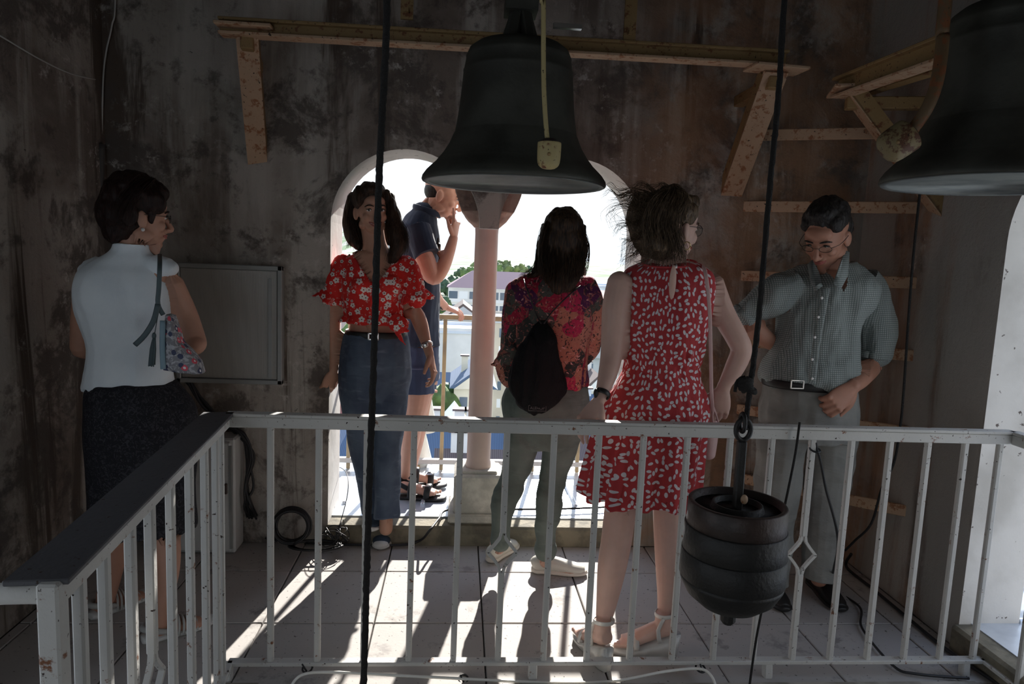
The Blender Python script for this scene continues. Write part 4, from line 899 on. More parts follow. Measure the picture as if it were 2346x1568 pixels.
facebits(rootA, L, M, 1, H_AUB, glasses=.014)
S = Soup()
for p, r in (((0, -.025, .052), (.088, .103, .088)), ((0, -.055, .00), (.080, .078, .085)), ((0, -.065, -.055), (.058, .045, .055)), ((0, .045, .085), (.064, .055, .040)), ((-.055, .03, .05), (.035, .05, .045)), ((.055, .03, .05), (.035, .05, .045)), ((.078, -.045, .0), (.012, .03, .05)), ((-.078, -.045, .0), (.012, .03, .05)), ((0, -.02, .10), (.07, .08, .055)), ((.068, .028, .002), (.010, .012, .03))): ell(S, L(*p), r, M)
me = remesh(S, .004, 3); folds(me, .006, (40, 40, 22), 4); A_ = me; S = Soup()
gd = [[L(x, y, .13), L(x*1.5, y-.03, .10), L(x*1.9, y-.075, .03), L(x*1.6, y-.085, -.05)] for x in (-.05, -.02, .02, .05) for y in (-.01, .03)]
link('hair', me, H_AUB, rootA); strands(S, gd, 160, .010, .0014, 3); link('hair_strands', S.mesh(), H_AUB, rootA)
S = Soup(); ell(S, L(.079, -.001, -.052), .0065); link('pearl_earring', S.mesh(), M_EYEW, rootA)
M_BLSE = cloth('white_linen', (.78, .84, .88), (.70, .77, .82)); S = Soup()
tube(S, [(293, 892, YA, 93, .74), (293, 870, YA, 92, .72), (292, 800, YA, 87, .70), (290, 740, YA, 98, .68), (288, 680, YA, 106, .64), (288, 630, YA, 100, .58), (290, 600, YA, 74, .62), (297, 576, YA, 47, .85), (299, 562, YA-.01, 41, .95), (300, 556, YA-.01, 40, .95)])
tube(S, [(350, 602, YA, 25), (384, 614, YA, 24)]); tube(S, [(235, 605, YA, 26), (208, 622, YA, 28)])
me = remesh(S, .005, 3)
C = coords(me); zb = C[:, 2].min(); lowm = C[:, 2] < zb+.035; ang = np.arctan2(C[:, 0]-J(290, 880, YA).x+0, C[:, 1]-YA)
C[:, 2] += np.where(lowm, .010*np.abs(np.sin(ang*9))*1.3, 0)*(1-(C[:, 2]-zb)/.035).clip(0, 1); setco(me, C); folds(me, .010, (9, 9, 5), 2)
link('blouse', me, M_BLSE, rootA)
S = Soup(); tube(S, [(332, 1205, YA, 112, .8), (331, 1120, YA, 110, .8), (327, 1010, YA, 117, .78), (323, 940, YA, 116, .76), (312, 900, YA, 106, .74), (303, 876, YA, 92, .7)]); me = remesh(S, .006, 3); folds(me, .008, (12, 12, 4), 5)
C = coords(me); zb = C[:, 2].min(); C[:, 2] -= .012*np.abs(np.sin(np.arctan2(C[:, 0]+1.13, C[:, 1]-YA)*14))*(1-(C[:, 2]-zb)/.03).clip(0, 1); setco(me, C)
link('lace_skirt', me, lacem(), rootA)
M_SH = plain('grey_knit_shoe', (.42, .42, .40), .7); M_SOLE = plain('white_rubber_sole', (.62, .62, .60), .5)
def shoe(root, name, pt, w, L_, upper, sole, lace=None, high=False, sw=.047, lift=0, h=.062, airmax=False):
    t = bpy.data.objects.new(name, None); COL.objects.link(t); t.parent = root; t.empty_display_size = .02
    S = Soup(); tubem(S, [(pt(-.03, .016), .022, .5), (pt(.08, .014), .038, .42), (pt(.3, .013), .038, .40), (pt(.55, .013), .046, .36), (pt(.8, .013), .050, .32), (pt(.98, .015), .040, .34), (pt(1.06, .017), .018, .5)], 16, 3, side=tuple(w)); me = remesh(S, .004, 2); link('sole', me, sole, t)
    S = Soup(); tubem(S, [(pt(-.01, .035), .024, 1), (pt(.08, h*.7), .035, 1.1), (pt(.28, h*.70), .036, 1.15), (pt(.45, .042), .039, .9), (pt(.70, .032), .045, .62), (pt(.90, .026), .040, .55), (pt(1.01, .024), .022, .6)], 16, 3, side=tuple(w))
    if high: tubem(S, [(pt(.16, .05), .040), (pt(.17, .12), .040)], 14, 3)
    me = remesh(S, .004, 2); link('upper', me, upper, t)
    if lace:
        S = Soup()
        for i in range(6):
            q0 = pt(.36+.075*i, .082-.0085*i if not high else .10-.012*i); s = 1 if i % 2 else -1
            tubem(S, [(q0-w*.020*s-Vector((0, 0, .006)), .0028), (q0+Vector((0, 0, .003)), .0028), (q0+w*.020*s+Vector((0, 0, -.006)), .0028)], 6, 2); tubem(S, [(q0+w*.020*s-Vector((0, 0, .006)), .0028), (q0+Vector((0, 0, .004)), .0028), (q0-w*.020*s+Vector((0, 0, -.006)), .0028)], 6, 2)
        link('laces', S.mesh(), lace, t)
    return t
for pt, w in ((ptR, wR_), (ptL, wL_)):
    t = bpy.data.objects.new('strappy_shoe', None); COL.objects.link(t); t.parent = rootA
    S = Soup(); tubem(S, [(pt(-.04, .012), .022, .6), (pt(.08, .012), .038, .45), (pt(.3, .010), .038, .42), (pt(.55, .010), .044, .36), (pt(.8, .010), .048, .32), (pt(1.0, .014), .036, .4), (pt(1.08, .018), .016, .5)], 16, 3, side=tuple(w)); link('sole', remesh(S, .004, 2), M_SOLE, t)
    S = Soup()
    for i in range(9):
        u = .34+.068*i; hh = .088-.0088*i; tubem(S, [(pt(u-.02, .010)-w*.044, .0045), (pt(u, hh*.75)-w*.034, .0045), (pt(u+.01, hh), .0048), (pt(u, hh*.75)+w*.034, .0045), (pt(u-.02, .010)+w*.044, .0045)], 6, 3)
    link('straps', S.mesh(), M_SH, t); S = Soup(); tubem(S, [(pt(.34, .03)-w*.034, .010), (pt(.1, .05)-w*.034, .012), (pt(-.02, .055), .012), (pt(.1, .05)+w*.034, .012), (pt(.34, .03)+w*.034, .010)], 8, 3); link('heel_band', S.mesh(), M_SH, t)
tuck(BODY, [o for o in rootA.children if o.name.split('.')[0] in ('blouse', 'lace_skirt')])
# handbag and strap
bagA = thing('handbag', 'embroidered patterned shoulder bag with a dark tassel hanging from the arm of the white blouse', 'handbag', tuple(J(410, 860, 2.46)))
ob = [(377, 720), (372, 770), (370, 830), (372, 850), (410, 857), (448, 860), (460, 859), (452, 832), (430, 805), (408, 785), (398, 750), (388, 722)]
YB_ = 2.47; Vf = [J(x, y, YB_) for x, y in ob]; n = len(ob); cen = sum(Vf, Vector())/n
bm = bmesh.new(); a1 = [bm.verts.new(v) for v in Vf]; a2 = [bm.verts.new(v+Vector((0, .055, 0))) for v in Vf]
c1 = bm.verts.new(cen-Vector((0, .022, .01))); c2 = bm.verts.new(cen+Vector((0, .08, 0)))
for i in range(n): bm.faces.new((a1[i], a1[(i+1) % n], c1)); bm.faces.new((a2[(i+1) % n], a2[i], c2)); bm.faces.new((a1[i], a2[i], a2[(i+1) % n], a1[(i+1) % n]))
bmesh.ops.recalc_face_normals(bm, faces=bm.faces); bmesh.ops.subdivide_edges(bm, edges=bm.edges, cuts=2, use_grid_fill=True); bmesh.ops.smooth_vert(bm, verts=bm.verts, factor=.3, use_axis_x=True, use_axis_y=True, use_axis_z=True)
link('bag_body', bmend(bm, True), bagm(), bagA)
M_TEAL = plain('dark_teal_strap', (.07, .10, .11), .6)
ring_strap('shoulder_strap', [J(366, 583, YA-.02), J(366, 610, YA-.16), J(364, 660, YA-.165), J(362, 697, YA-.16), J(374, 722, YB_)], .0075, .25, M_TEAL, bagA, view=True)
ring_strap('strap_tail', [J(362, 697, YA-.16), J(352, 735, YA-.17), J(332, 768, YA-.17), J(309, 791, YA-.165)], .009, .3, M_TEAL, bagA, view=True)
ring_strap('side_panel', [J(373, 735, YB_-.012), J(372, 790, YB_-.012), J(374, 846, YB_-.012)], .009, .5, plain('blue_bag_side', (.20, .30, .36), .6), bagA, view=True)
S = Soup(); 
for k in range(22): a = random.uniform(-9, 9); b = random.uniform(-.008, .008); tubem(S, [(J(353+a*.3, 775, YA-.165+b), .0022), (J(350+a*.8, 800, YA-.168+b), .0024), (J(347+a, 838+random.uniform(-3, 3), YA-.168+b), .0018)], 5, 2)
ell(S, J(353, 770, YA-.165), (.007, .007, .012)); tubem(S, [(J(362, 720, YA-.155), .0015), (J(354, 768, YA-.165), .0015)], 5, 1); link('tassel', S.mesh(), M_TEAL, bagA)

# ---- B: young woman in the red floral blouse, facing the camera
YB = 3.44; rootB = P_('', 'young smiling woman in red floral blouse and blue flared jeans under the left arch', (-.36, 3.4, 0))
S = Soup(); hB = J(851, 482, YB-.02); LB, MB_ = head(S, hB, (.36, -.92, -.06), 1.0, roll=.05)
tube(S, [(862, 590, YB, 40, .8), (858, 560, YB, 27), (852, 520, YB, 26)])
tube(S, [(858, 872, YB, 74, .72), (860, 840, YB, 78, .72), (860, 790, YB, 72, .7), (858, 748, YB, 56, .74), (858, 715, YB, 56, .72), (858, 670, YB, 66, .72), (858, 625, YB, 74, .6), (860, 592, YB, 68, .5), (860, 576, YB, 40, .7)])
tube(S, [(782, 606, YB, 22), (766, 650, YB, 20), (762, 690, YB, 19), (761, 750, YB, 18), (763, 800, YB+.0, 14), (764, 845, YB-.02, 11)])
tube(S, [(934, 606, YB, 22), (942, 650, YB-.01, 20), (948, 700, YB-.02, 18), (964, 745, YB-.04, 17), (976, 785, YB-.10, 12), (984, 812, YB-.13, 10)])
hand(S, J(764, 848, YB-.02), (-.30, -.1, -1), (-.6, .7, -.2), 1, .95, [1.0, 1.1, 1.1, 1.1], .1)
hand(S, J(984, 813, YB-.13), (.28, -.25, -1), (-.75, .1, -.2), -1, .98, [.35, .55, .65, .7], .25)
tube(S, [(825, 880, YB, 38), (830, 980, YB, 32), (842, 1060, YB, 24), (848, 1150, YB, 17), (852, 1180, YB, 14)])
tube(S, [(893, 880, YB, 40), (893, 980, YB-.03, 34), (890, 1060, YB-.05, 26), (888, 1140, YB-.09, 18), (884, 1215, YB-.12, 15)])
BODY = link('body', remesh(S, .0040, 2), SK2, rootB); facebits(rootB, LB, MB_, 1, H_BRN, smile=True)
S = Soup()
for p, r in (((0, -.022, .052), (.084, .100, .082)), ((0, -.06, .0), (.083, .065, .09)), ((-.062, .005, .055), (.030, .060, .055)), ((.062, .005, .055), (.030, .060, .055)), ((0, .03, .095), (.060, .055, .036))): ell(S, LB(*p), r, MB_)
tube(S, [(812, 455, YB+.01, 18), (799, 495, YB+.02, 12), (800, 525, YB+.01, 13), (810, 550, YB+.01, 13), (824, 568, YB, 8)])
tube(S, [(888, 450, YB, 16), (898, 490, YB-.02, 18), (906, 530, YB-.03, 23), (912, 565, YB-.05, 20), (900, 590, YB-.06, 14), (893, 602, YB-.06, 6)]); tube(S, [(820, 490, YB+.05, 14), (822, 530, YB+.05, 14), (828, 565, YB+.05, 10)]); tube(S, [(850, 520, YB+.09, 40, .5), (860, 560, YB+.10, 46, .4)])
me = remesh(S, .004, 2); folds(me, .005, (45, 45, 12), 6); link('hair', me, H_BRN, rootB)
gd = [[J(845, 428, YB), J(812, 455, YB-.02), J(800, 500, YB-.01), J(805, 540, YB), J(800, 562, YB)], [J(850, 427, YB), J(818, 450, YB-.03), J(806, 500, YB-.02), J(816, 545, YB-.02), J(822, 570, YB)], [J(850, 426, YB), J(882, 445, YB-.04), J(897, 490, YB-.03), J(915, 540, YB-.05), J(908, 592, YB-.06)], [J(855, 426, YB), J(890, 450, YB-.02), J(906, 490, YB-.02), J(930, 540, YB-.05), J(928, 580, YB-.05)], [J(850, 426, YB), J(886, 450, YB-.04), J(893, 500, YB-.05), J(898, 550, YB-.07), J(892, 600, YB-.07)]]
S = Soup(); strands(S, gd, 420, .008, .0012, 5, .006); link('hair_strands', S.mesh(), H_BRN, rootB)
S = Soup(); q = LB(-.079, .0, -.052); tubem(S, [(q+Vector((sin(a)*.004, 0, -.014+cos(a)*.014)), .0012) for a in np.linspace(0, 6.28, 12)], 5, 1); link('hoop_earring', S.mesh(), M_SILV, rootB)
M_BL = blousem(); S = Soup()
tube(S, [(862, 742, YB, 64, .74), (860, 728, YB, 68, .74), (858, 700, YB, 70, .76), (858, 665, YB, 75, .78), (860, 625, YB, 82, .64), (861, 598, YB, 76, .52), (862, 584, YB, 52, .6)])
ell(S, J(828, 658, YB-.085), (.060, .052, .060)); ell(S, J(890, 658, YB-.085), (.060, .052, .060))
tube(S, [(790, 602, YB, 24), (772, 640, YB, 27), (762, 672, YB, 26), (756, 688, YB, 24)]); tube(S, [(926, 602, YB, 24), (940, 640, YB-.01, 27), (948, 672, YB-.02, 26), (952, 688, YB-.02, 24)])
me = remesh(S, .0045, 2); folds(me, .007, (22, 22, 9), 8)
# open V neckline: carve the cloth back to the skin
C = coords(me); ax, az = J(865, 652, YB), J(862, 586, YB); w_ = (C[:, 2]-ax.z)/(az.z-ax.z); vin = (C[:, 1] < YB+.02) & (w_ > 0) & (np.abs(C[:, 0]-(ax.x+(az.x-ax.x)*w_)) < .098*w_**.85)
C[vin, 1] += np.minimum(.07, .20*w_[vin]*(1-np.abs(C[vin, 0]-ax.x)/.12)); setco(me, C)
bm = bmesh.new(); bm.from_mesh(me); bmesh.ops.delete(bm, geom=[bm.verts[i] for i in []] if False else [f for f in bm.faces if all(vin[v.index] for v in f.verts)], context='FACES'); bm.to_mesh(me); bm.free(); me.shade_smooth()
patco(me, (J(860, 650, YB).x, YB), planar=True); bl = link('blouse', me, M_BL, rootB)
def ruffle(name, c0, ax_, r0_, r1_, h, nf, mat, root, seed=1, th=.004, q=.85, phase=0):
    ax_ = Vector(ax_).normalized(); u = ax_.cross(Vector((0, 1, 0))).normalized(); v = ax_.cross(u); V, F = [], []; n = 96; m = 7
    for lay in (0, 1):
        for j in range(m):
            t_ = j/(m-1)
            for i in range(n):
                a = 2*pi*i/n; r = r0_+(r1_-r0_)*t_**.8+.14*r1_*t_*sin(nf*a+phase)+.06*r1_*t_*sin(nf*1.7*a+2)-lay*th*.6; V.append(c0+ax_*(h*t_+.12*h*t_*sin(nf*a+1+phase))+u*cos(a)*r+v*sin(a)*r*q)
    for lay in (0, 1):
        for j in range(m-1):
            for i in range(n): f = (lay*m*n+j*n+i, lay*m*n+j*n+(i+1) % n, lay*m*n+(j+1)*n+(i+1) % n, lay*m*n+(j+1)*n+i); F.append(f if lay == 0 else tuple(reversed(f)))
    for i in range(n): F.append(((m-1)*n+i, (m-1)*n+(i+1) % n, (2*m-1)*n+(i+1) % n, (2*m-1)*n+i))
    me = mesh(V, F, True); A = coords(me); patco(me, (J(860, 650, YB).x, YB), planar=True); return link(name, me, mat, root)
ruffle('sleeve_flounce', J(762, 664, YB), J(744, 700, YB)-J(762, 660, YB), .052, .088, .058, 5, M_BL, rootB)
ruffle('sleeve_flounce', J(946, 664, YB-.02), J(956, 706, YB-.02)-J(944, 664, YB), .050, .080, .062, 5, M_BL, rootB, phase=2)
ruffle('peplum_hem', J(860, 716, YB), (0, 0, -1), .135, .155, .045, 9, M_BL, rootB, q=.75)
S = Soup(); tube(S, [(897, 728, YB-.09, 14, .6), (912, 742, YB-.11, 22, .4), (922, 758, YB-.115, 16, .35)]); tube(S, [(900, 742, YB-.11, 8), (915, 770, YB-.115, 4), (930, 792, YB-.115, 2)]); me = remesh(S, .003, 1); folds(me, .004, (40, 40, 20), 3); patco(me, (J(860, 650, YB).x, YB), planar=True); link('tied_hem', me, M_BL, rootB)
M_J1 = denimm('grey_blue_denim', (.075, .10, .15), (.12, .16, .22)); S = Soup()
tube(S, [(860, 912, YB, 66, .8), (860, 885, YB, 79, .76), (861, 845, YB, 82, .75), (862, 800, YB, 78, .73), (862, 764, YB, 72, .70)])
tube(S, [(820, 860, YB, 42), (822, 930, YB, 40), (834, 1020, YB, 33), (842, 1080, YB, 28), (848, 1130, YB, 27), (853, 1172, YB, 26)])
tube(S, [(898, 860, YB, 44), (895, 930, YB-.03, 40), (890, 1010, YB-.05, 32), (888, 1070, YB-.07, 29), (888, 1140, YB-.10, 30), (888, 1188, YB-.13, 30)])
me = remesh(S, .0045, 2); folds(me, .006, (14, 14, 12), 9); link('jeans', me, M_J1, rootB)
S = Soup(); pr = [(J(862+70*cos(a), 768, YB).x, YB+.106*sin(a)) for a in np.linspace(0, 2*pi, 33)]; zb_ = J(862, 768, YB).z
tubem(S, [(Vector((x, y, zb_+.006)), .018, .28) for x, y in pr], 8, 1, side=(0, 0, 1)); link('belt', S.mesh(), M_BLACK, rootB)
bc = J(856, 771, YB-.112); bm = bmesh.new()
for dx, dz, w_, h_ in ((0, .014, .05, .007), (0, -.014, .05, .007), (-.022, 0, .007, .034), (.022, 0, .007, .034)): bbox(bm, (bc.x+dx, bc.y-.012, bc.z+dz), (w_, .005, h_), bev=.001)
link('belt_buckle', bmend(bm), M_SILV, rootB)
S = Soup(); c = J(978, 790, YB-.105); d = (J(984, 812, YB-.13)-J(964, 745, YB-.04)).normalized(); u = d.orthogonal().normalized(); v = d.cross(u)
tubem(S, [(c+(u*cos(a)+v*sin(a))*.027, .006, .45) for a in np.linspace(0, 6.28, 16)], 8, 1, side=tuple(d)); ell(S, c+Vector((-.005, -.027, 0)), (.013, .006, .013)); link('wristwatch', S.mesh(), M_SILV, rootB)
tdir = Vector((.0, -1, 0)); hl = JZ(880, 1222, .02); ptB = lambda t_, z: Vector((hl.x, hl.y+.075, 0))+tdir*.235*t_+Vector((0, 0, z)); wB = Vector((1, 0, 0))
M_CANV = plain('navy_canvas', (.03, .05, .08), .85); shoe(rootB, 'canvas_shoe', ptB, wB, .235, M_CANV, M_SOLE, M_EYEW, True)
h2 = Vector((J(858, 1180, YB+.02).x, YB+.10, TZ)); ptB2 = lambda t_, z: h2+tdir*.235*t_+Vector((0, 0, z)); shoe(rootB, 'canvas_shoe', ptB2, wB, .235, M_CANV, M_SOLE, M_EYEW, True)
S = Soup(); ell(S, ptB(.95, .024), (.038, .030, .019)); link('toe_cap', remesh(S, .004, 1), M_SOLE, rootB)

tuck(BODY, [o for o in rootB.children if o.name.split('.')[0] in ('blouse', 'jeans')], [(J(748, 875, YB), .11), (J(1000, 850, YB-.15), .11)])
# ---- C: man outside in the navy polo, in profile, scratching his nose
YC = 3.86; rootC = P_('', 'man in navy polo shirt and shorts outside on the terrace, finger at his nose', (-.22, 3.86, TZ))
S = Soup(); hC = J(1016, 446, YC); LC, MC = head(S, hC, (.90, -.10, -.36), 1.04, fem=False)
tube(S, [(966, 520, YC, 44, .9), (984, 480, YC, 31), (1002, 455, YC, 27)])
tube(S, [(962, 900, YC, 40, 1.1), (963, 820, YC, 40, 1.15), (968, 740, YC, 36, 1.2), (968, 660, YC, 37, 1.3), (966, 590, YC, 42, 1.35), (962, 530, YC, 42, 1.3), (966, 500, YC, 30, 1.2)])
tube(S, [(962, 530, YC-.13, 26), (970, 580, YC-.16, 24), (985, 625, YC-.17, 21), (998, 636, YC-.17, 17), (1015, 612, YC-.15, 16), (1030, 575, YC-.12, 13), (1039, 545, YC-.10, 10.5)])
tube(S, [(975, 530, YC+.17, 24), (985, 600, YC+.20, 20), (990, 660, YC+.22, 18), (1000, 685, YC+.30, 14), (1018, 703, YC+.36, 11)])
hand(S, J(1039, 546, YC-.10), (.12, .08, 1), (-.8, .4, .0), 1, .95, [.12, 1.3, 1.4, 1.4], .1, .2)
hand(S, J(1018, 703, YC+.36), (.95, .15, -.30), (-.1, .3, -1), 1, .95, [.5, .6, .7, .75], .15)
tube(S, [(958, 850, YC-.06, 38), (955, 920, YC-.06, 30), (946, 970, YC-.06, 22), (940, 1010, YC-.05, 21), (932, 1060, YC-.04, 14), (928, 1090, YC-.03, 11)])
tube(S, [(966, 850, YC+.08, 38), (960, 920, YC+.08, 28), (952, 1000, YC+.08, 21), (944, 1060, YC+.09, 14), (940, 1085, YC+.1, 11)])
aC = Vector((J(930, 1110, YC-.08).x, YC-.08, TZ+.09)); ptC, wC = foot(S, aC, (1, -.12, 0), .26, zf=TZ+.03)
aC2 = Vector((J(938, 1100, YC+.10).x, YC+.10, TZ+.09)); ptC2, wC2 = foot(S, aC2, (1, .15, 0), .25, zf=TZ+.03)
BODY = link('body', remesh(S, .0040, 2), SK3, rootC); facebits(rootC, LC, MC, 1.04, H_GRY, open_eyes=.4)
S = Soup()
for p, r in (((0, -.016, .045), (.077, .091, .081)), ((0, -.045, .0), (.071, .062, .06))): ell(S, LC(*p), r, MC)
link('cropped_hair', remesh(S, .004, 1), H_GRY, rootC)
M_NAVY = cloth('navy_polo_cotton', (.022, .035, .065), (.012, .02, .042)); S = Soup()
tube(S, [(962, 790, YC, 46, 1.15), (964, 740, YC, 42, 1.2), (966, 670, YC, 42, 1.3), (963, 600, YC, 47, 1.35), (960, 540, YC, 47, 1.3), (964, 500, YC, 36, 1.2), (972, 482, YC, 26, 1.2)])
tube(S, [(956, 520, YC-.11, 30), (966, 555, YC-.14, 31), (978, 585, YC-.165, 30)]); tube(S, [(975, 520, YC+.15, 28), (984, 585, YC+.18, 27)])
me = remesh(S, .005, 2); folds(me, .006, (14, 14, 9), 3); link('polo_shirt', me, M_NAVY, rootC)
S = Soup(); cc_ = J(978, 484, YC); tubem(S, [(cc_+Vector((.072*cos(a), .075*sin(a), -.30*.072*cos(a)*.9)), .017, .35) for a in np.linspace(0, 6.28, 20)], 8, 1, side=(0, 0, 1)); link('collar', S.mesh(), M_NAVY, rootC)
S = Soup(); tube(S, [(962, 870, YC, 46, 1.2), (962, 790, YC, 44, 1.15)]); tube(S, [(958, 840, YC-.06, 40), (958, 900, YC-.06, 38)]); tube(S, [(966, 840, YC+.08, 40), (962, 895, YC+.08, 36)]); me = remesh(S, .005, 2); folds(me, .006, (14, 14, 9), 3); link('shorts', me, cloth('navy_shorts_cotton', (.05, .07, .13), (.035, .05, .10)), rootC)
S = Soup(); c = J(1011, 697, YC+.33); tubem(S, [(c+Vector((.012*cos(a), .026*cos(a), .030*sin(a))), .011, .4) for a in np.linspace(0, 6.28, 14)], 8, 1, side=(.9, .3, -.3)); link('wristwatch', S.mesh(), M_BLACK, rootC)
for pt, w in ((ptC, wC), (ptC2, wC2)):
    t = bpy.data.objects.new('sandal', None); COL.objects.link(t); t.parent = rootC
    S = Soup(); tubem(S, [(pt(-.06, -.016), .020, .6), (pt(.06, -.016), .038, .36), (pt(.3, -.016), .037, .36), (pt(.6, -.016), .046, .30), (pt(.85, -.016), .050, .28), (pt(1.04, -.014), .038, .34), (pt(1.1, -.012), .016, .6)], 16, 3, side=tuple(w)); link('sole', remesh(S, .004, 1), M_BLACK, t)
    for nm, u, hh in (('strap', .36, .092), ('strap', .70, .060)):
        S = Soup(); tubem(S, [(pt(u-.02, -.01)-w*.045, .017, .22), (pt(u, hh*.6)-w*.042, .017, .22), (pt(u+.02, hh), .017, .22), (pt(u, hh*.6)+w*.042, .017, .22), (pt(u-.02, -.01)+w*.045, .017, .22)], 8, 3, side=(1, 0, 0)); link(nm, S.mesh(), M_BLACK, t)
    S = Soup(); tubem(S, [(pt(.3, .04)-w*.038, .013, .25), (pt(.1, .065)-w*.036, .014, .25), (pt(-.04, .07), .015, .25), (pt(.1, .065)+w*.036, .014, .25), (pt(.3, .04)+w*.038, .013, .25)], 8, 3, side=(0, 0, 1)); link('heel_strap', S.mesh(), M_BLACK, t)
    link('buckle', box(tuple(pt(.66, .052)-w*.028), (.035, .004, .022), Matrix.Rotation(.5, 3, 'X')), M_SILV, t)
# glasses hanging from his collar
S = Soup(); tube(S, [(1004, 545, YC-.10, 2), (1002, 575, YC-.10, 3), (1008, 590, YC-.10, 3), (1005, 600, YC-.10, 2)]); tube(S, [(1000, 560, YC-.06, 3), (1006, 562, YC-.1, 4), (1004, 578, YC-.08, 3)]); link('hanging_sunglasses', S.mesh(), M_BLACK, rootC)

tuck(BODY, [o for o in rootC.children if o.name.split('.')[0] in ('polo_shirt', 'shorts')])
# ---- D: woman in the patchwork print shirt, back to the camera
YD = 3.08; rootD = P_('', 'long-haired woman in a colourful patchwork print shirt and grey trousers seen from behind', (.43, 3.05, 0))
S = Soup(); hD = J(1289, 543, YD); LD, MD = head(S, hD, (.08, 1, -.03), 1.0)
tube(S, [(1272, 632, YD, 40, .8), (1280, 605, YD, 27), (1286, 580, YD, 27)])
tube(S, [(1250, 962, YD, 84, .75), (1250, 930, YD, 94, .75), (1254, 860, YD, 76, .72), (1260, 780, YD, 74, .7), (1266, 700, YD, 88, .62), (1268, 655, YD, 88, .55), (1270, 632, YD, 48, .7)])
tube(S, [(1186, 662, YD, 25), (1176, 720, YD, 24), (1165, 790, YD+.03, 21), (1172, 800, YD+.08, 19), (1195, 730, YD+.26, 15), (1225, 690, YD+.33, 12)])
tube(S, [(1350, 662, YD, 25), (1362, 720, YD+.02, 24), (1358, 780, YD+.05, 21), (1350, 760, YD+.15, 18), (1338, 690, YD+.30, 14), (1333, 640, YD+.34, 11)])
hand(S, J(1333, 640, YD+.34), (-.15, .1, 1), (-.6, .6, 0), -1, .92, .7); hand(S, J(1225, 690, YD+.33), (.6, .2, .6), (0, .5, -1), 1, .92, .7)
tube(S, [(1212, 960, YD, 50), (1194, 1040, YD, 38), (1174, 1110, YD+.02, 29), (1155, 1160, YD+.01, 26), (1146, 1215, YD, 17), (1143, 1260, YD, 13)])
tube(S, [(1290, 960, YD, 50), (1278, 1040, YD, 40), (1266, 1105, YD, 29), (1258, 1155, YD-.01, 28), (1251, 1220, YD-.02, 21), (1250, 1290, YD-.03, 14)])
aD = JZ(1246, 1312, 0); aD.z = .09; ptD, wD = foot(S, aD, (1, -.10, 0), .24); aD2 = JZ(1135, 1282, 0); aD2.z = .09; ptD2, wD2 = foot(S, aD2, (.55, .85, 0), .235)
BODY = link('body', remesh(S, .0042, 2), SK4, rootD)
S = Soup()
for p, r in (((0, -.020, .045), (.086, .102, .086)), ((0, -.060, -.02), (.088, .060, .10))): ell(S, LD(*p), r, MD)
tube(S, [(1290, 515, YD-.02, 52, .8), (1288, 560, YD-.05, 56, .6), (1286, 600, YD-.065, 52, .5), (1284, 640, YD-.09, 42, .45), (1284, 668, YD-.10, 26, .4)]); tube(S, [(1248, 560, YD, 16), (1240, 600, YD-.02, 14), (1228, 625, YD-.03, 11), (1212, 632, YD-.04, 7)])
me = remesh(S, .0045, 2); folds(me, .006, (45, 45, 10), 6); link('hair', me, H_DRK, rootD)
gd = [[J(1290+a*.2, 490, YD-.02), J(1289+a*.75, 515, YD-.07), J(1289+a, 570, YD-.10), J(1287+a*.95, 620, YD-.12), J(1284+a*.8, 662-abs(a)*.5, YD-.12)] for a in (-50, -38, -22, -8, 8, 22, 38, 50)]
gd += [[J(1270, 500, YD-.04), J(1242, 540, YD-.03), J(1236, 590, YD-.03), J(1226, 618, YD-.05), J(1200, 628, YD-.06)], [J(1310, 500, YD-.04), J(1338, 540, YD-.03), J(1345, 575, YD-.03), J(1338, 610, YD-.05), J(1330, 632, YD-.05)]]
S = Soup(); strands(S, gd, 620, .008, .0013, 9, .006); link('hair_strands', S.mesh(), H_DRK, rootD)
M_PR = printm(); S = Soup()
tube(S, [(1252, 884, YD, 96, .72), (1254, 860, YD, 96, .72), (1260, 800, YD, 90, .72), (1266, 730, YD, 98, .66), (1268, 675, YD, 100, .58), (1269, 650, YD, 82, .58), (1270, 628, YD, 48, .7)])
tube(S, [(1200, 650, YD, 26), (1182, 680, YD, 29), (1176, 740, YD, 26), (1174, 800, YD+.02, 24)]); tube(S, [(1340, 650, YD, 26), (1356, 690, YD, 30), (1360, 740, YD+.01, 28), (1350, 800, YD+.04, 24), (1338, 830, YD+.05, 14)])
tube(S, [(1175, 800, YD-.02, 22), (1155, 828, YD-.03, 20, .6), (1135, 835, YD-.03, 9, .4)]); tube(S, [(1152, 838, YD-.02, 17, .6), (1166, 870, YD-.02, 18, .6), (1180, 880, YD-.02, 16, .6)])
me = remesh(S, .005, 2); folds(me, .010, (14, 14, 8), 12); patco(me, (J(1262, 750, YD).x, YD), planar=True); link('print_shirt', me, M_PR, rootD)
M_GT = denimm('grey_green_trousers', (.105, .13, .115), (.15, .18, .16), (.21, .235, .215)); S = Soup()
tube(S, [(1250, 1024, YD, 62, .75), (1250, 978, YD, 92, .75), (1250, 930, YD, 102, .76), (1254, 880, YD, 92, .74)])
tube(S, [(1205, 955, YD, 52), (1196, 1020, YD, 40), (1178, 1090, YD+.02, 31), (1155, 1150, YD+.01, 30), (1147, 1200, YD, 23), (1146, 1243, YD, 20)])
tube(S, [(1292, 955, YD, 52), (1282, 1020, YD, 42), (1268, 1090, YD, 32), (1258, 1150, YD-.01, 31), (1251, 1220, YD-.02, 25), (1250, 1262, YD-.03, 23)])
ell(S, J(1215, 935, YD-.08), (.085, .06, .085)); ell(S, J(1290, 935, YD-.08), (.085, .06, .085))
me = remesh(S, .005, 2); folds(me, .006, (12, 12, 18), 13); link('trousers', me, M_GT, rootD)
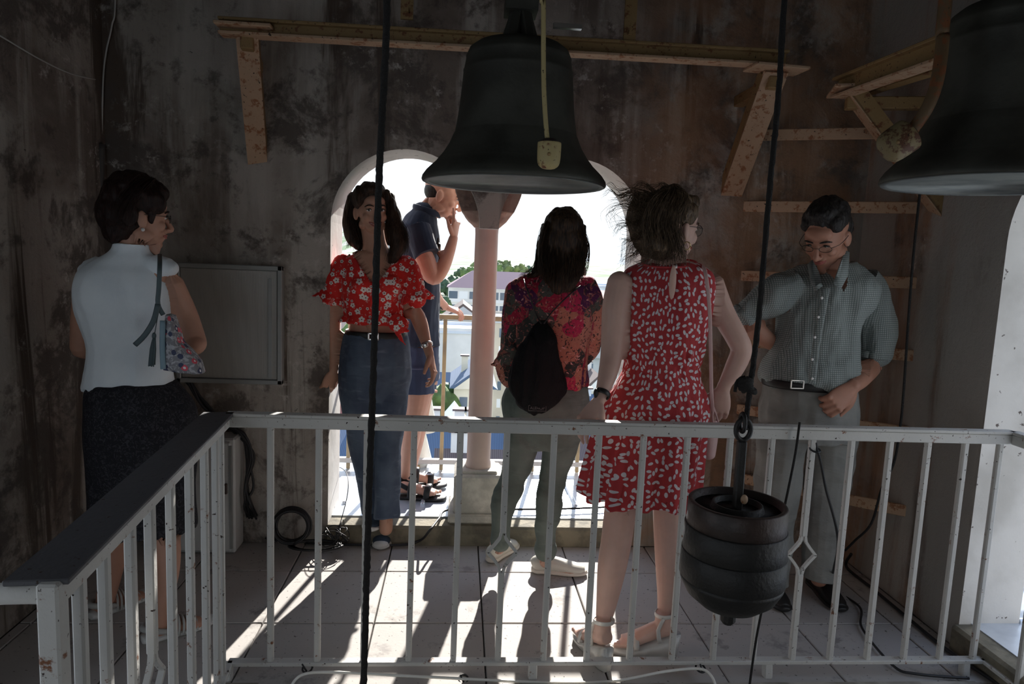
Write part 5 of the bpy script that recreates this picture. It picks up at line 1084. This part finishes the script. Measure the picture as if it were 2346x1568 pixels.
for (x, y, Y_, r) in ((1146, 1238, YD, 22), (1250, 1258, YD-.03, 25)): S = Soup(); tube(S, [(x, y-10, Y_, r*.98), (x, y, Y_, r*1.06), (x, y+9, Y_, r*1.0)], n=20); link('rolled_cuff', remesh(S, .004, 1), M_GT, rootD)
M_SN = plain('off_white_leather', (.60, .57, .50), .5); M_SNS = plain('cream_rubber_sole', (.66, .60, .52), .5)
shoe(rootD, 'sneaker', ptD, wD, .24, M_SN, M_SNS, M_EYEW); shoe(rootD, 'sneaker', ptD2, wD2, .24, M_SN, M_SNS, M_EYEW)
bp = thing('drawstring_backpack', 'black drawstring backpack on the back of the woman in the print shirt', 'backpack', tuple(J(1230, 940, YD-.2)))
S = Soup(); YP = YD-.175
tube(S, [(1230, 944, YP, 22, .5), (1232, 920, YP, 52, .5), (1232, 885, YP, 68, .5), (1232, 850, YP, 62, .55), (1236, 800, YP, 46, .6), (1242, 760, YP+.02, 26, .7), (1244, 738, YP+.04, 14, .8)], n=28)
me = remesh(S, .004, 3); folds(me, .010, (26, 26, 5), 15); kb = NT('black_ripstop_nylon', .75, 0, .15); kb.base((.009, .009, .010)); kb.bump(kb.noise(kb.co((1, 1, .35), 'World'), 30, 5, .6, .8), .8, .02); link('sack', me, kb.m, bp)
ring_strap('cord', [J(1240, 742, YP+.0), J(1228, 720, YP+.03), J(1212, 675, YD-.14), J(1204, 655, YD-.12), J(1200, 640, YD-.06)], .003, 1, M_BLACK, bp); ring_strap('cord', [J(1246, 742, YP+.0), J(1265, 715, YP+.03), J(1300, 680, YD-.14), J(1330, 655, YD-.10)], .003, 1, M_BLACK, bp)
fc = bpy.data.curves.new('f', 'FONT'); fc.body = 'ALEHOP'; fc.size = .0165; fc.extrude = .0006; fc.align_x = 'CENTER'; fc.align_y = 'CENTER'
fo = bpy.data.objects.new('f', fc); COL.objects.link(fo); tme = bpy.data.meshes.new_from_object(fo.evaluated_get(bpy.context.evaluated_depsgraph_get())); bpy.data.objects.remove(fo)
pl_ = J(1231, 936, YP-.045); tme.transform(Matrix.Translation(pl_) @ Matrix.Rotation(-.05, 4, 'Z') @ Matrix.Rotation(pi/2-.5, 4, 'X')); M_LBL = plain('grey_label_print', (.16, .16, .16), .6)
link('label_lettering', tme, M_LBL, bp); bm = bmesh.new()
for dx, dz, w_, h_ in ((0, .0115, .074, .0014), (0, -.0115, .074, .0014), (-.0365, 0, .0014, .024), (.0365, 0, .0014, .024)): bbox(bm, (dx, dz, 0), (w_, h_, .001))
me = bmend(bm); me.transform(Matrix.Translation(pl_) @ Matrix.Rotation(-.05, 4, 'Z') @ Matrix.Rotation(pi/2-.5, 4, 'X')); link('label_border', me, M_LBL, bp)

tuck(BODY, [o for o in rootD.children if o.name.split('.')[0] in ('print_shirt', 'trousers')])
# ---- E: woman in the spotted red dress
YE = 2.48; rootE = P_('', 'woman in a red white-spotted dress and silver wedge sandals with windblown curly hair', (.68, 2.45, 0))
S = Soup(); hE = J(1541, 520, YE); LE, ME = head(S, hE, (.87, .46, -.08), 1.0)
tube(S, [(1528, 618, YE, 54, .75), (1530, 590, YE, 35), (1536, 555, YE, 33)])
tube(S, [(1495, 1010, YE, 108, .72), (1502, 930, YE, 100, .74), (1515, 850, YE, 82, .72), (1524, 780, YE, 84, .7), (1530, 700, YE, 96, .62), (1530, 650, YE, 98, .55), (1530, 622, YE, 66, .65)])
tube(S, [(1422, 645, YE, 30), (1411, 700, YE-.01, 31), (1405, 770, YE-.02, 28), (1400, 820, YE-.04, 25), (1390, 866, YE-.08, 21), (1377, 905, YE-.12, 14), (1372, 918, YE-.13, 13)])
tube(S, [(1628, 648, YE, 29), (1655, 715, YE-.02, 27), (1688, 775, YE-.05, 25), (1698, 805, YE-.05, 24), (1682, 845, YE-.04, 22), (1664, 875, YE-.03, 16), (1658, 890, YE-.03, 15)])
hand(S, J(1373, 917, YE-.13), (-.30, -.12, -.42), (.25, .3, -1), 1, .98, [.35, .45, .5, .6], .2)
hand(S, J(1657, 890, YE-.03), (-.12, .05, -1), (.2, 1, 0), -1, 1.0, [.5, .7, .8, .9], .1)
tube(S, [(1448, 1010, YE, 62), (1436, 1090, YE-.01, 46), (1420, 1180, YE-.03, 37), (1412, 1240, YE-.04, 35), (1402, 1300, YE-.06, 33), (1390, 1380, YE-.08, 24), (1380, 1440, YE-.10, 16), (1378, 1465, YE-.11, 16)])
tube(S, [(1545, 1010, YE, 62), (1540, 1090, YE+.01, 44), (1531, 1170, YE+.01, 35), (1531, 1240, YE, 32), (1532, 1300, YE-.02, 30), (1528, 1370, YE-.04, 22), (1520, 1420, YE-.05, 15), (1518, 1440, YE-.06, 15)])
gzE = .065
aE = JZ(1377, 1485, .06); aE.z = .17; ptE, wE = foot(S, aE, (-.25, .95, 0), .23, zf=.030, lift=.065)
aE2 = JZ(1515, 1468, .06); aE2.z = .17; ptE2, wE2 = foot(S, aE2, (-1, .18, 0), .23, zf=.030, lift=.065)
BODY = link('body', remesh(S, .0040, 2), SK5, rootE); facebits(rootE, LE, ME, 1, H_ASH, glasses=.019)
S = Soup()
for p, r in (((0, -.028, .050), (.090, .104, .088)), ((-.02, -.075, .0), (.088, .070, .095)), ((0, -.085, -.06), (.080, .060, .065)), ((.0, .03, .092), (.062, .055, .040)), ((.062, .0, .045), (.026, .05, .045)), ((-.062, .0, .045), (.026, .05, .045)), ((-.04, -.11, .01), (.06, .05, .08))): ell(S, LE(*p), r, ME)
me = remesh(S, .004, 2); folds(me, .012, (24, 24, 16), 16); folds(me, .004, (70, 70, 40), 17); link('hair', me, H_ASH, rootE)
S = Soup(); gd = []
R_ = np.random.RandomState(4)
for k in range(26):      # wind-blown curls streaming to the left
    y0 = R_.uniform(440, 560); x0 = R_.uniform(1478, 1520); ln_ = R_.uniform(.4, 1.0); dy = R_.uniform(-.35, .9); pts = []
    for j in range(7): u = j/6; pts.append(J(x0-u*ln_*70+6*sin(u*9+k), y0+u*ln_*70*dy+9*sin(u*8+k*1.7), YE-.05+.04*sin(k)*u))
    gd.append(pts)
strands(S, gd, 420, .008, .0012, 21, .010)
long_ = [[(1500, 450), (1450, 435), (1420, 445), (1400, 430), (1382, 440)], [(1495, 460), (1450, 445), (1425, 455), (1400, 465)], [(1490, 480), (1450, 478), (1425, 470), (1392, 488), (1404, 510)], [(1480, 500), (1445, 510), (1420, 515), (1408, 530)], [(1485, 520), (1450, 545), (1432, 560), (1425, 600)], [(1500, 440), (1470, 420), (1445, 438), (1415, 432)], [(1480, 540), (1460, 580), (1440, 590), (1428, 605)], [(1500, 560), (1480, 590), (1465, 602), (1450, 598)], [(1540, 440), (1520, 422), (1490, 430), (1460, 424)]]
strands(S, [[J(x, y, YE-.04) for x, y in g] for g in long_], 130, .007, .0011, 8, .008)
gd = [[J(1545, 432, YE-.03), J(1500+a, 455, YE-.09), J(1478+a, 510, YE-.10), J(1488+a, 560, YE-.10), J(1480+a*1.2, 600, YE-.08)] for a in (0, 15, 30, 45, 60, 72)]
strands(S, gd, 420, .009, .0013, 11, .009); link('hair_strands', S.mesh(), H_ASH, rootE)
S = Soup(); q = LE(.080, .0, -.055); tubem(S, [(q+Vector((cos(a)*.012, 0, -.012+sin(a)*.014)), .002) for a in np.linspace(0, 6.28, 12)], 6, 1); link('earring', S.mesh(), M_GOLD, rootE)
M_DR = dressm(); S = Soup()
tube(S, [(1462, 1140, YE, 136, .70), (1466, 1090, YE, 132, .72), (1482, 1010, YE, 124, .74), (1499, 930, YE, 116, .76), (1510, 875, YE, 97, .76), (1516, 845, YE, 89, .75), (1520, 800, YE, 89, .74), (1526, 740, YE, 97, .70), (1530, 680, YE, 103, .62), (1530, 640, YE, 105, .56), (1532, 618, YE, 92, .54), (1534, 604, YE, 64, .62)], n=36)
me = remesh(S, .0050, 2)
C = coords(me); zt_, zw_ = J(1515, 850, YE).z, J(1470, 1140, YE).z; cx = np.interp(C[:, 2], [zw_, zt_], [J(1465, 1140, YE).x, J(1516, 845, YE).x]); a = np.arctan2(C[:, 1]-YE, C[:, 0]-cx)
k_ = ((zt_-C[:, 2])/(zt_-zw_)).clip(0, 1); rr = 1+.075*k_*np.sin(a*13+2*np.sin(a*2))+.035*k_*np.sin(a*23+1)
C[:, 0] = cx*(1)+(C[:, 0]-cx)*np.where(k_ > 0, rr, 1); C[:, 1] = YE+(C[:, 1]-YE)*np.where(k_ > 0, rr, 1); C[:, 2] += np.where(k_ > .93, .012*np.sin(a*9+.5), 0); setco(me, C)
zwt, zwb = J(1518, 795, YE).z, J(1516, 850, YE).z
folds(me, .0055, (60, 60, 30), 18, lambda A: ((A[:, 2] > zwb-.01) & (A[:, 2] < zwt+.01)).astype(float)); folds(me, .009, (14, 14, 5), 19)
patco(me, (J(1510, 850, YE).x, YE)); link('dress', me, M_DR, rootE)
S = Soup(); ell(S, J(1541, 647, YE-.108), (.0125, .004, .060)); link('keyhole_opening', S.mesh(), SK5, rootE)
S = Soup(); ell(S, J(1548, 612, YE-.10), .006); link('neck_button', S.mesh(), M_EYEW, rootE)
S = Soup(); tubem(S, [(J(1534+62*cos(a_), 603+10*sin(a_), YE+(-.10*sin(a_) if sin(a_) > 0 else -.08*sin(a_))), .004) for a_ in np.linspace(0, 6.28, 24)], 6, 1)
link('neckline_binding', S.mesh(), M_DR, rootE)
M_WED = plain('silver_grey_leather', (.66, .64, .61), .4, .2)
for pt, w in ((ptE, wE), (ptE2, wE2)):
    t = bpy.data.objects.new('wedge_sandal', None); COL.objects.link(t); t.parent = rootE
    V = []; tt_ = [-.08, .1, .3, .5, .68, .85, 1.0, 1.08]
    for u in tt_:
        top = pt(u, -.004); wd_ = np.interp(u, [-.08, .1, .5, .8, 1.0, 1.08], [.016, .034, .036, .046, .034, .014]); ins = -.012 if u < 0 else 0
        V += [top-w*wd_, top+w*wd_, Vector((top.x, top.y, 0))+w*wd_*.85-(pt(1, 0)-pt(0, 0)).normalized()*ins, Vector((top.x, top.y, 0))-w*wd_*.85-(pt(1, 0)-pt(0, 0)).normalized()*ins]
    F = [(0, 1, 2, 3), tuple(reversed([len(V)-4+i for i in range(4)]))]
    for i in range(len(tt_)-1):
        for k in range(4): F.append((i*4+k, i*4+4+k, i*4+4+(k+1) % 4, i*4+(k+1) % 4))
    me = mesh(V, F); bm = bmesh.new(); bm.from_mesh(me); bmesh.ops.recalc_face_normals(bm, faces=bm.faces); bmesh.ops.bevel(bm, geom=bm.edges, offset=.004, segments=2, affect='EDGES'); bm.to_mesh(me); bm.free(); me.shade_smooth(); link('wedge_sole', me, M_WED, t)
    S = Soup(); tubem(S, [(pt(.62, .0)-w*.046, .010, .3), (pt(.64, .032)-w*.038, .012, .3), (pt(.67, .050), .012, .3), (pt(.64, .032)+w*.038, .012, .3), (pt(.62, .0)+w*.046, .010, .3)], 8, 3, side=tuple((pt(1, 0)-pt(0, 0)).normalized())); link('toe_strap', S.mesh(), M_WED, t)
    S = Soup(); q = pt(.18, .092); dd_ = (pt(1, 0)-pt(0, 0)).normalized(); tubem(S, [(q+dd_*cos(a_)*.040+w*sin(a_)*.036+Vector((0, 0, .004*cos(a_))), .008, .35) for a_ in np.linspace(0, 6.28, 16)], 8, 2, side=(0, 0, 1))
    for sgn in (-1, 1): tubem(S, [(pt(.26, -.002)+w*sgn*.036, .008, .35), (pt(.30, .05)+w*sgn*.034, .008, .35), (pt(.22, .092)+w*sgn*.034, .007, .35)], 8, 2)
    link('ankle_strap', S.mesh(), M_WED, t)
S = Soup(); c = J(1379, 903, YE-.12); d = (J(1372, 918, YE-.13)-J(1390, 866, YE-.08)).normalized(); u = d.orthogonal().normalized(); v = d.cross(u)
tubem(S, [(c+(u*cos(a_)+v*sin(a_))*.027, .010, .35) for a_ in np.linspace(0, 6.28, 16)], 8, 1, side=tuple(d)); ell(S, c+(Vector((-.9, -.4, .1))).normalized()*.026, (.007, .014, .018)); link('wristwatch', S.mesh(), M_BLACK, rootE)
M_PNK = plain('pale_pink_leather', (.62, .40, .38), .55)
pb = thing('shoulder_bag', 'small pale pink shoulder bag at the right hip of the woman in the spotted dress', 'handbag', tuple(J(1622, 1000, YE+.05)))
ring_strap('strap', [J(1606, 606, YE-.02), J(1616, 625, YE-.115), J(1625, 700, YE-.12), J(1628, 800, YE-.10), J(1630, 900, YE-.08), J(1634, 950, YE-.05)], .0065, .3, M_PNK, pb, view=True)
S = Soup(); tube(S, [(1622, 945, YE+.04, 17, 1.2), (1624, 990, YE+.04, 21, 1.3), (1622, 1040, YE+.04, 17, 1.2)]); link('pouch', remesh(S, .004, 2), M_PNK, pb)
S = Soup(); tubem(S, [(J(1634, 935, YE-.05), .006), (J(1640, 950, YE-.055), .004), (J(1646, 968, YE-.055), .003)], 6, 2); tubem(S, [(J(1634, 935, YE-.05), .006), (J(1632, 952, YE-.055), .004), (J(1634, 972, YE-.055), .003)], 6, 2); link('strap_knot', S.mesh(), M_PNK, pb)

tuck(BODY, [o for o in rootE.children if o.name.split('.')[0] in ('dress', 'none')], [(J(1350, 935, YE-.14), .12), (J(1655, 935, YE-.03), .11)])
# ---- F: man in the checked shirt looking down at the right
YF = 2.86; rootF = P_('', 'man with glasses in a checked shirt looking down, one hand in his pocket', (1.62, 2.8, 0))
S = Soup(); hF = J(1893, 538, YF-.07); LF, MF = head(S, hF, (-.68, -.58, -.62), 1.08, fem=False, roll=-.04)
tube(S, [(1908, 640, YF, 50, .8), (1908, 600, YF, 36), (1902, 565, YF-.03, 35)])
tube(S, [(1850, 1000, YF, 92, .75), (1852, 930, YF, 98, .75), (1856, 860, YF, 92, .76), (1872, 780, YF, 82, .74), (1888, 700, YF, 92, .66), (1900, 650, YF, 100, .58), (1905, 620, YF, 66, .6)])
tube(S, [(1808, 650, YF, 34), (1765, 690, YF+.02, 30), (1715, 725, YF+.04, 25), (1712, 735, YF+.03, 24), (1740, 765, YF+.02, 22), (1775, 790, YF+.04, 17)])
tube(S, [(1998, 655, YF, 34), (2006, 720, YF, 31), (2004, 800, YF, 27), (1996, 835, YF-.02, 25), (1975, 868, YF-.12, 19), (1957, 884, YF-.18, 16)])
hand(S, J(1775, 790, YF+.04), (.9, .3, -.45), (0, -1, 0), 1, 1.05, .8); hand(S, J(1956, 885, YF-.18), (-.72, -.02, -.68), (-.3, .9, -.3), 1, 1.2, [.6, .9, 1.0, 1.1], .1, .2)
tube(S, [(1800, 980, YF, 52), (1786, 1080, YF, 44), (1778, 1180, YF, 34), (1770, 1300, YF, 26), (1768, 1340, YF, 18)]); tube(S, [(1900, 980, YF, 54), (1898, 1080, YF, 46), (1886, 1180, YF-.02, 36), (1878, 1280, YF-.02, 26), (1876, 1330, YF-.02, 18)])
BODY = link('body', remesh(S, .0040, 2), SK6, rootF); facebits(rootF, LF, MF, 1.08, H_GRY, glasses=.013, open_eyes=.45)
S = Soup()
for p, r in (((0, -.028, .062), (.086, .104, .080)), ((0, .018, .108), (.060, .056, .034)), ((0, -.065, .0), (.080, .062, .080)), ((-.050, -.005, .065), (.034, .070, .045)), ((.050, -.005, .065), (.034, .070, .045))): ell(S, LF(*p), r, MF)
me = remesh(S, .004, 2); folds(me, .004, (60, 60, 40), 22); link('hair', me, H_GRY, rootF)
gd = [[LF(x, -.06, .14), LF(x*1.05, -.02, .148), LF(x*1.05, .03, .140), LF(x, .068, .118)] for x in (-.06, -.04, -.02, 0, .02, .04, .06)]; 
M_CH = checkm(); S = Soup()
tube(S, [(1852, 880, YF, 98, .80), (1853, 858, YF, 106, .80), (1868, 800, YF, 96, .82), (1880, 740, YF, 94, .80), (1892, 690, YF, 106, .70), (1900, 650, YF, 108, .62), (1906, 620, YF, 80, .58), (1908, 600, YF, 48, .85)], n=30)
tube(S, [(1830, 650, YF, 36), (1785, 672, YF+.01, 42), (1745, 696, YF+.03, 38), (1712, 714, YF+.04, 32), (1705, 724, YF+.04, 29)]); tube(S, [(1975, 640, YF, 38), (2000, 680, YF, 42), (2006, 740, YF, 40), (2003, 790, YF-.01, 36), (2000, 812, YF-.01, 33)])
me = remesh(S, .005, 2); folds(me, .018, (7, 7, 5), 23); folds(me, .006, (20, 20, 9), 27); cutV(me, J(1893, 668, YF), J(1892, 600, YF), .052, YF); patco(me, (J(1885, 750, YF).x, YF), planar=True); link('checked_shirt', me, M_CH, rootF)
for s_, pts in ((0, [(1852, 600), (1862, 640), (1885, 660)]), (1, [(1944, 570), (1930, 610), (1908, 655)])): pass
S = Soup(); c = J(1903, 598, YF-.02); 
for a0, a1 in ((-.35, 3.5),):
    tubem(S, [(c+Vector((.070*cos(a_), .066*sin(a_)-.0, .030*sin(a_)*1.0-.004)), .019, .28) for a_ in np.linspace(a0, a1, 16)], 8, 2, side=(0, 0, 1))
for ob_ in ([(1851, 606, .09), (1862, 596, .10), (1876, 622, .165), (1886, 655, .185), (1868, 668, .185), (1857, 640, .15)], [(1947, 578, .07), (1937, 574, .085), (1924, 610, .15), (1910, 650, .185), (1926, 664, .185), (1943, 632, .14)]):
    Vf = [J(x, y, YF-d_) for x, y, d_ in ob_]; V2_ = [v+Vector((0, .006, 0)) for v in Vf]; n_ = len(Vf); S.add([tuple(v) for v in Vf+V2_], [tuple(range(n_)), tuple(reversed(range(n_, 2*n_)))]+[(i, i+n_, (i+1) % n_+n_, (i+1) % n_) for i in range(n_)])
me = S.mesh(); patco(me, (J(1885, 750, YF).x, YF), planar=True); link('collar', me, M_CH, rootF)
S = Soup(); tubem(S, [(J(1893, 660, YF-.178), .014, .2), (J(1882, 720, YF-.198), .014, .2), (J(1870, 790, YF-.212), .014, .2), (J(1862, 860, YF-.212), .014, .2), (J(1860, 880, YF-.20), .014, .2)], 8, 3, view=True); me = S.mesh(); patco(me, (J(1885, 750, YF).x, YF), planar=True); link('button_placket', me, M_CH, rootF)
for x, y, o_ in ((1883, 683, .198), (1875, 727, .212), (1867, 773, .222), (1861, 824, .224), (1861, 868, .216)): S = Soup(); ell(S, J(x, y, YF-o_), (.0055, .003, .0055)); link('button', S.mesh(), M_EYEW, rootF)
for (x, y, Y_, r, d_) in ((1703, 724, YF+.04, 31, (-.6, .1, -.7)), (2000, 815, YF-.01, 35, (-.1, -.05, -1))):
    S = Soup(); c = J(x, y, Y_); d = Vector(d_).normalized(); u = d.orthogonal().normalized(); v = d.cross(u); tubem(S, [(c+(u*cos(a_)+v*sin(a_))*r*mpp(c)*.93, .016, .4) for a_ in np.linspace(0, 6.28, 18)], 8, 1, side=tuple(d)); me = S.mesh(); folds(me, .004, (30, 30, 30), 3); patco(me, (J(1885, 750, YF).x, YF), planar=True); link('rolled_cuff', me, M_CH, rootF)
M_TR = denimm('stone_grey_trousers', (.20, .20, .19), (.27, .27, .255), (.32, .32, .30)); S = Soup()
tube(S, [(1848, 1000, YF, 102, .76), (1850, 940, YF, 106, .77), (1854, 872, YF, 100, .76)]); tube(S, [(1795, 980, YF, 58), (1784, 1080, YF, 52), (1776, 1180, YF, 46), (1770, 1290, YF, 42), (1766, 1335, YF, 40)]); tube(S, [(1902, 980, YF, 58), (1898, 1080, YF, 52), (1888, 1180, YF-.02, 46), (1880, 1280, YF-.02, 43), (1876, 1322, YF-.02, 41)])
me = remesh(S, .005, 2); folds(me, .009, (12, 12, 10), 25); link('trousers', me, M_TR, rootF)
zb_ = J(1852, 878, YF).z; pr = [(J(1852, 878, YF).x+.195*cos(a_), YF+.150*sin(a_)) for a_ in np.linspace(0, 2*pi, 33)]; S = Soup(); tubem(S, [(Vector((x, y, zb_+.004)), .018, .25) for x, y in pr], 8, 1, side=(0, 0, 1)); link('belt', S.mesh(), M_BLACK, rootF)
bc = J(1826, 881, YF-.155); bm = bmesh.new()
for dx, dz, w_, h_ in ((0, .016, .056, .005), (0, -.016, .056, .005), (-.026, 0, .005, .036), (.026, 0, .005, .036)): bbox(bm, (bc.x+dx, bc.y-.003, bc.z+dz), (w_, .005, h_), bev=.001)
link('belt_buckle', bmend(bm), M_SILV, rootF)
for hx, hy in ((1876, 1330), (1768, 1342)):
    q = JZ(hx, hy, .03); dd_ = Vector((-.02, -1, 0)).normalized(); w_ = Vector((1, 0, 0)); q = Vector((q.x-.02, YF+.14, 0))
    pt = (lambda q, dd_: (lambda t_, z: q+dd_*.27*t_+Vector((0, 0, z))))(q, dd_); shoe(rootF, 'black_shoe', pt, w_, .27, M_BLACK, M_BLACK)
tuck(BODY, [o for o in rootF.children if o.name.split('.')[0] in ('checked_shirt', 'trousers')], [(J(1935, 900, YF-.15), .12), (J(1790, 800, YF), .10)])
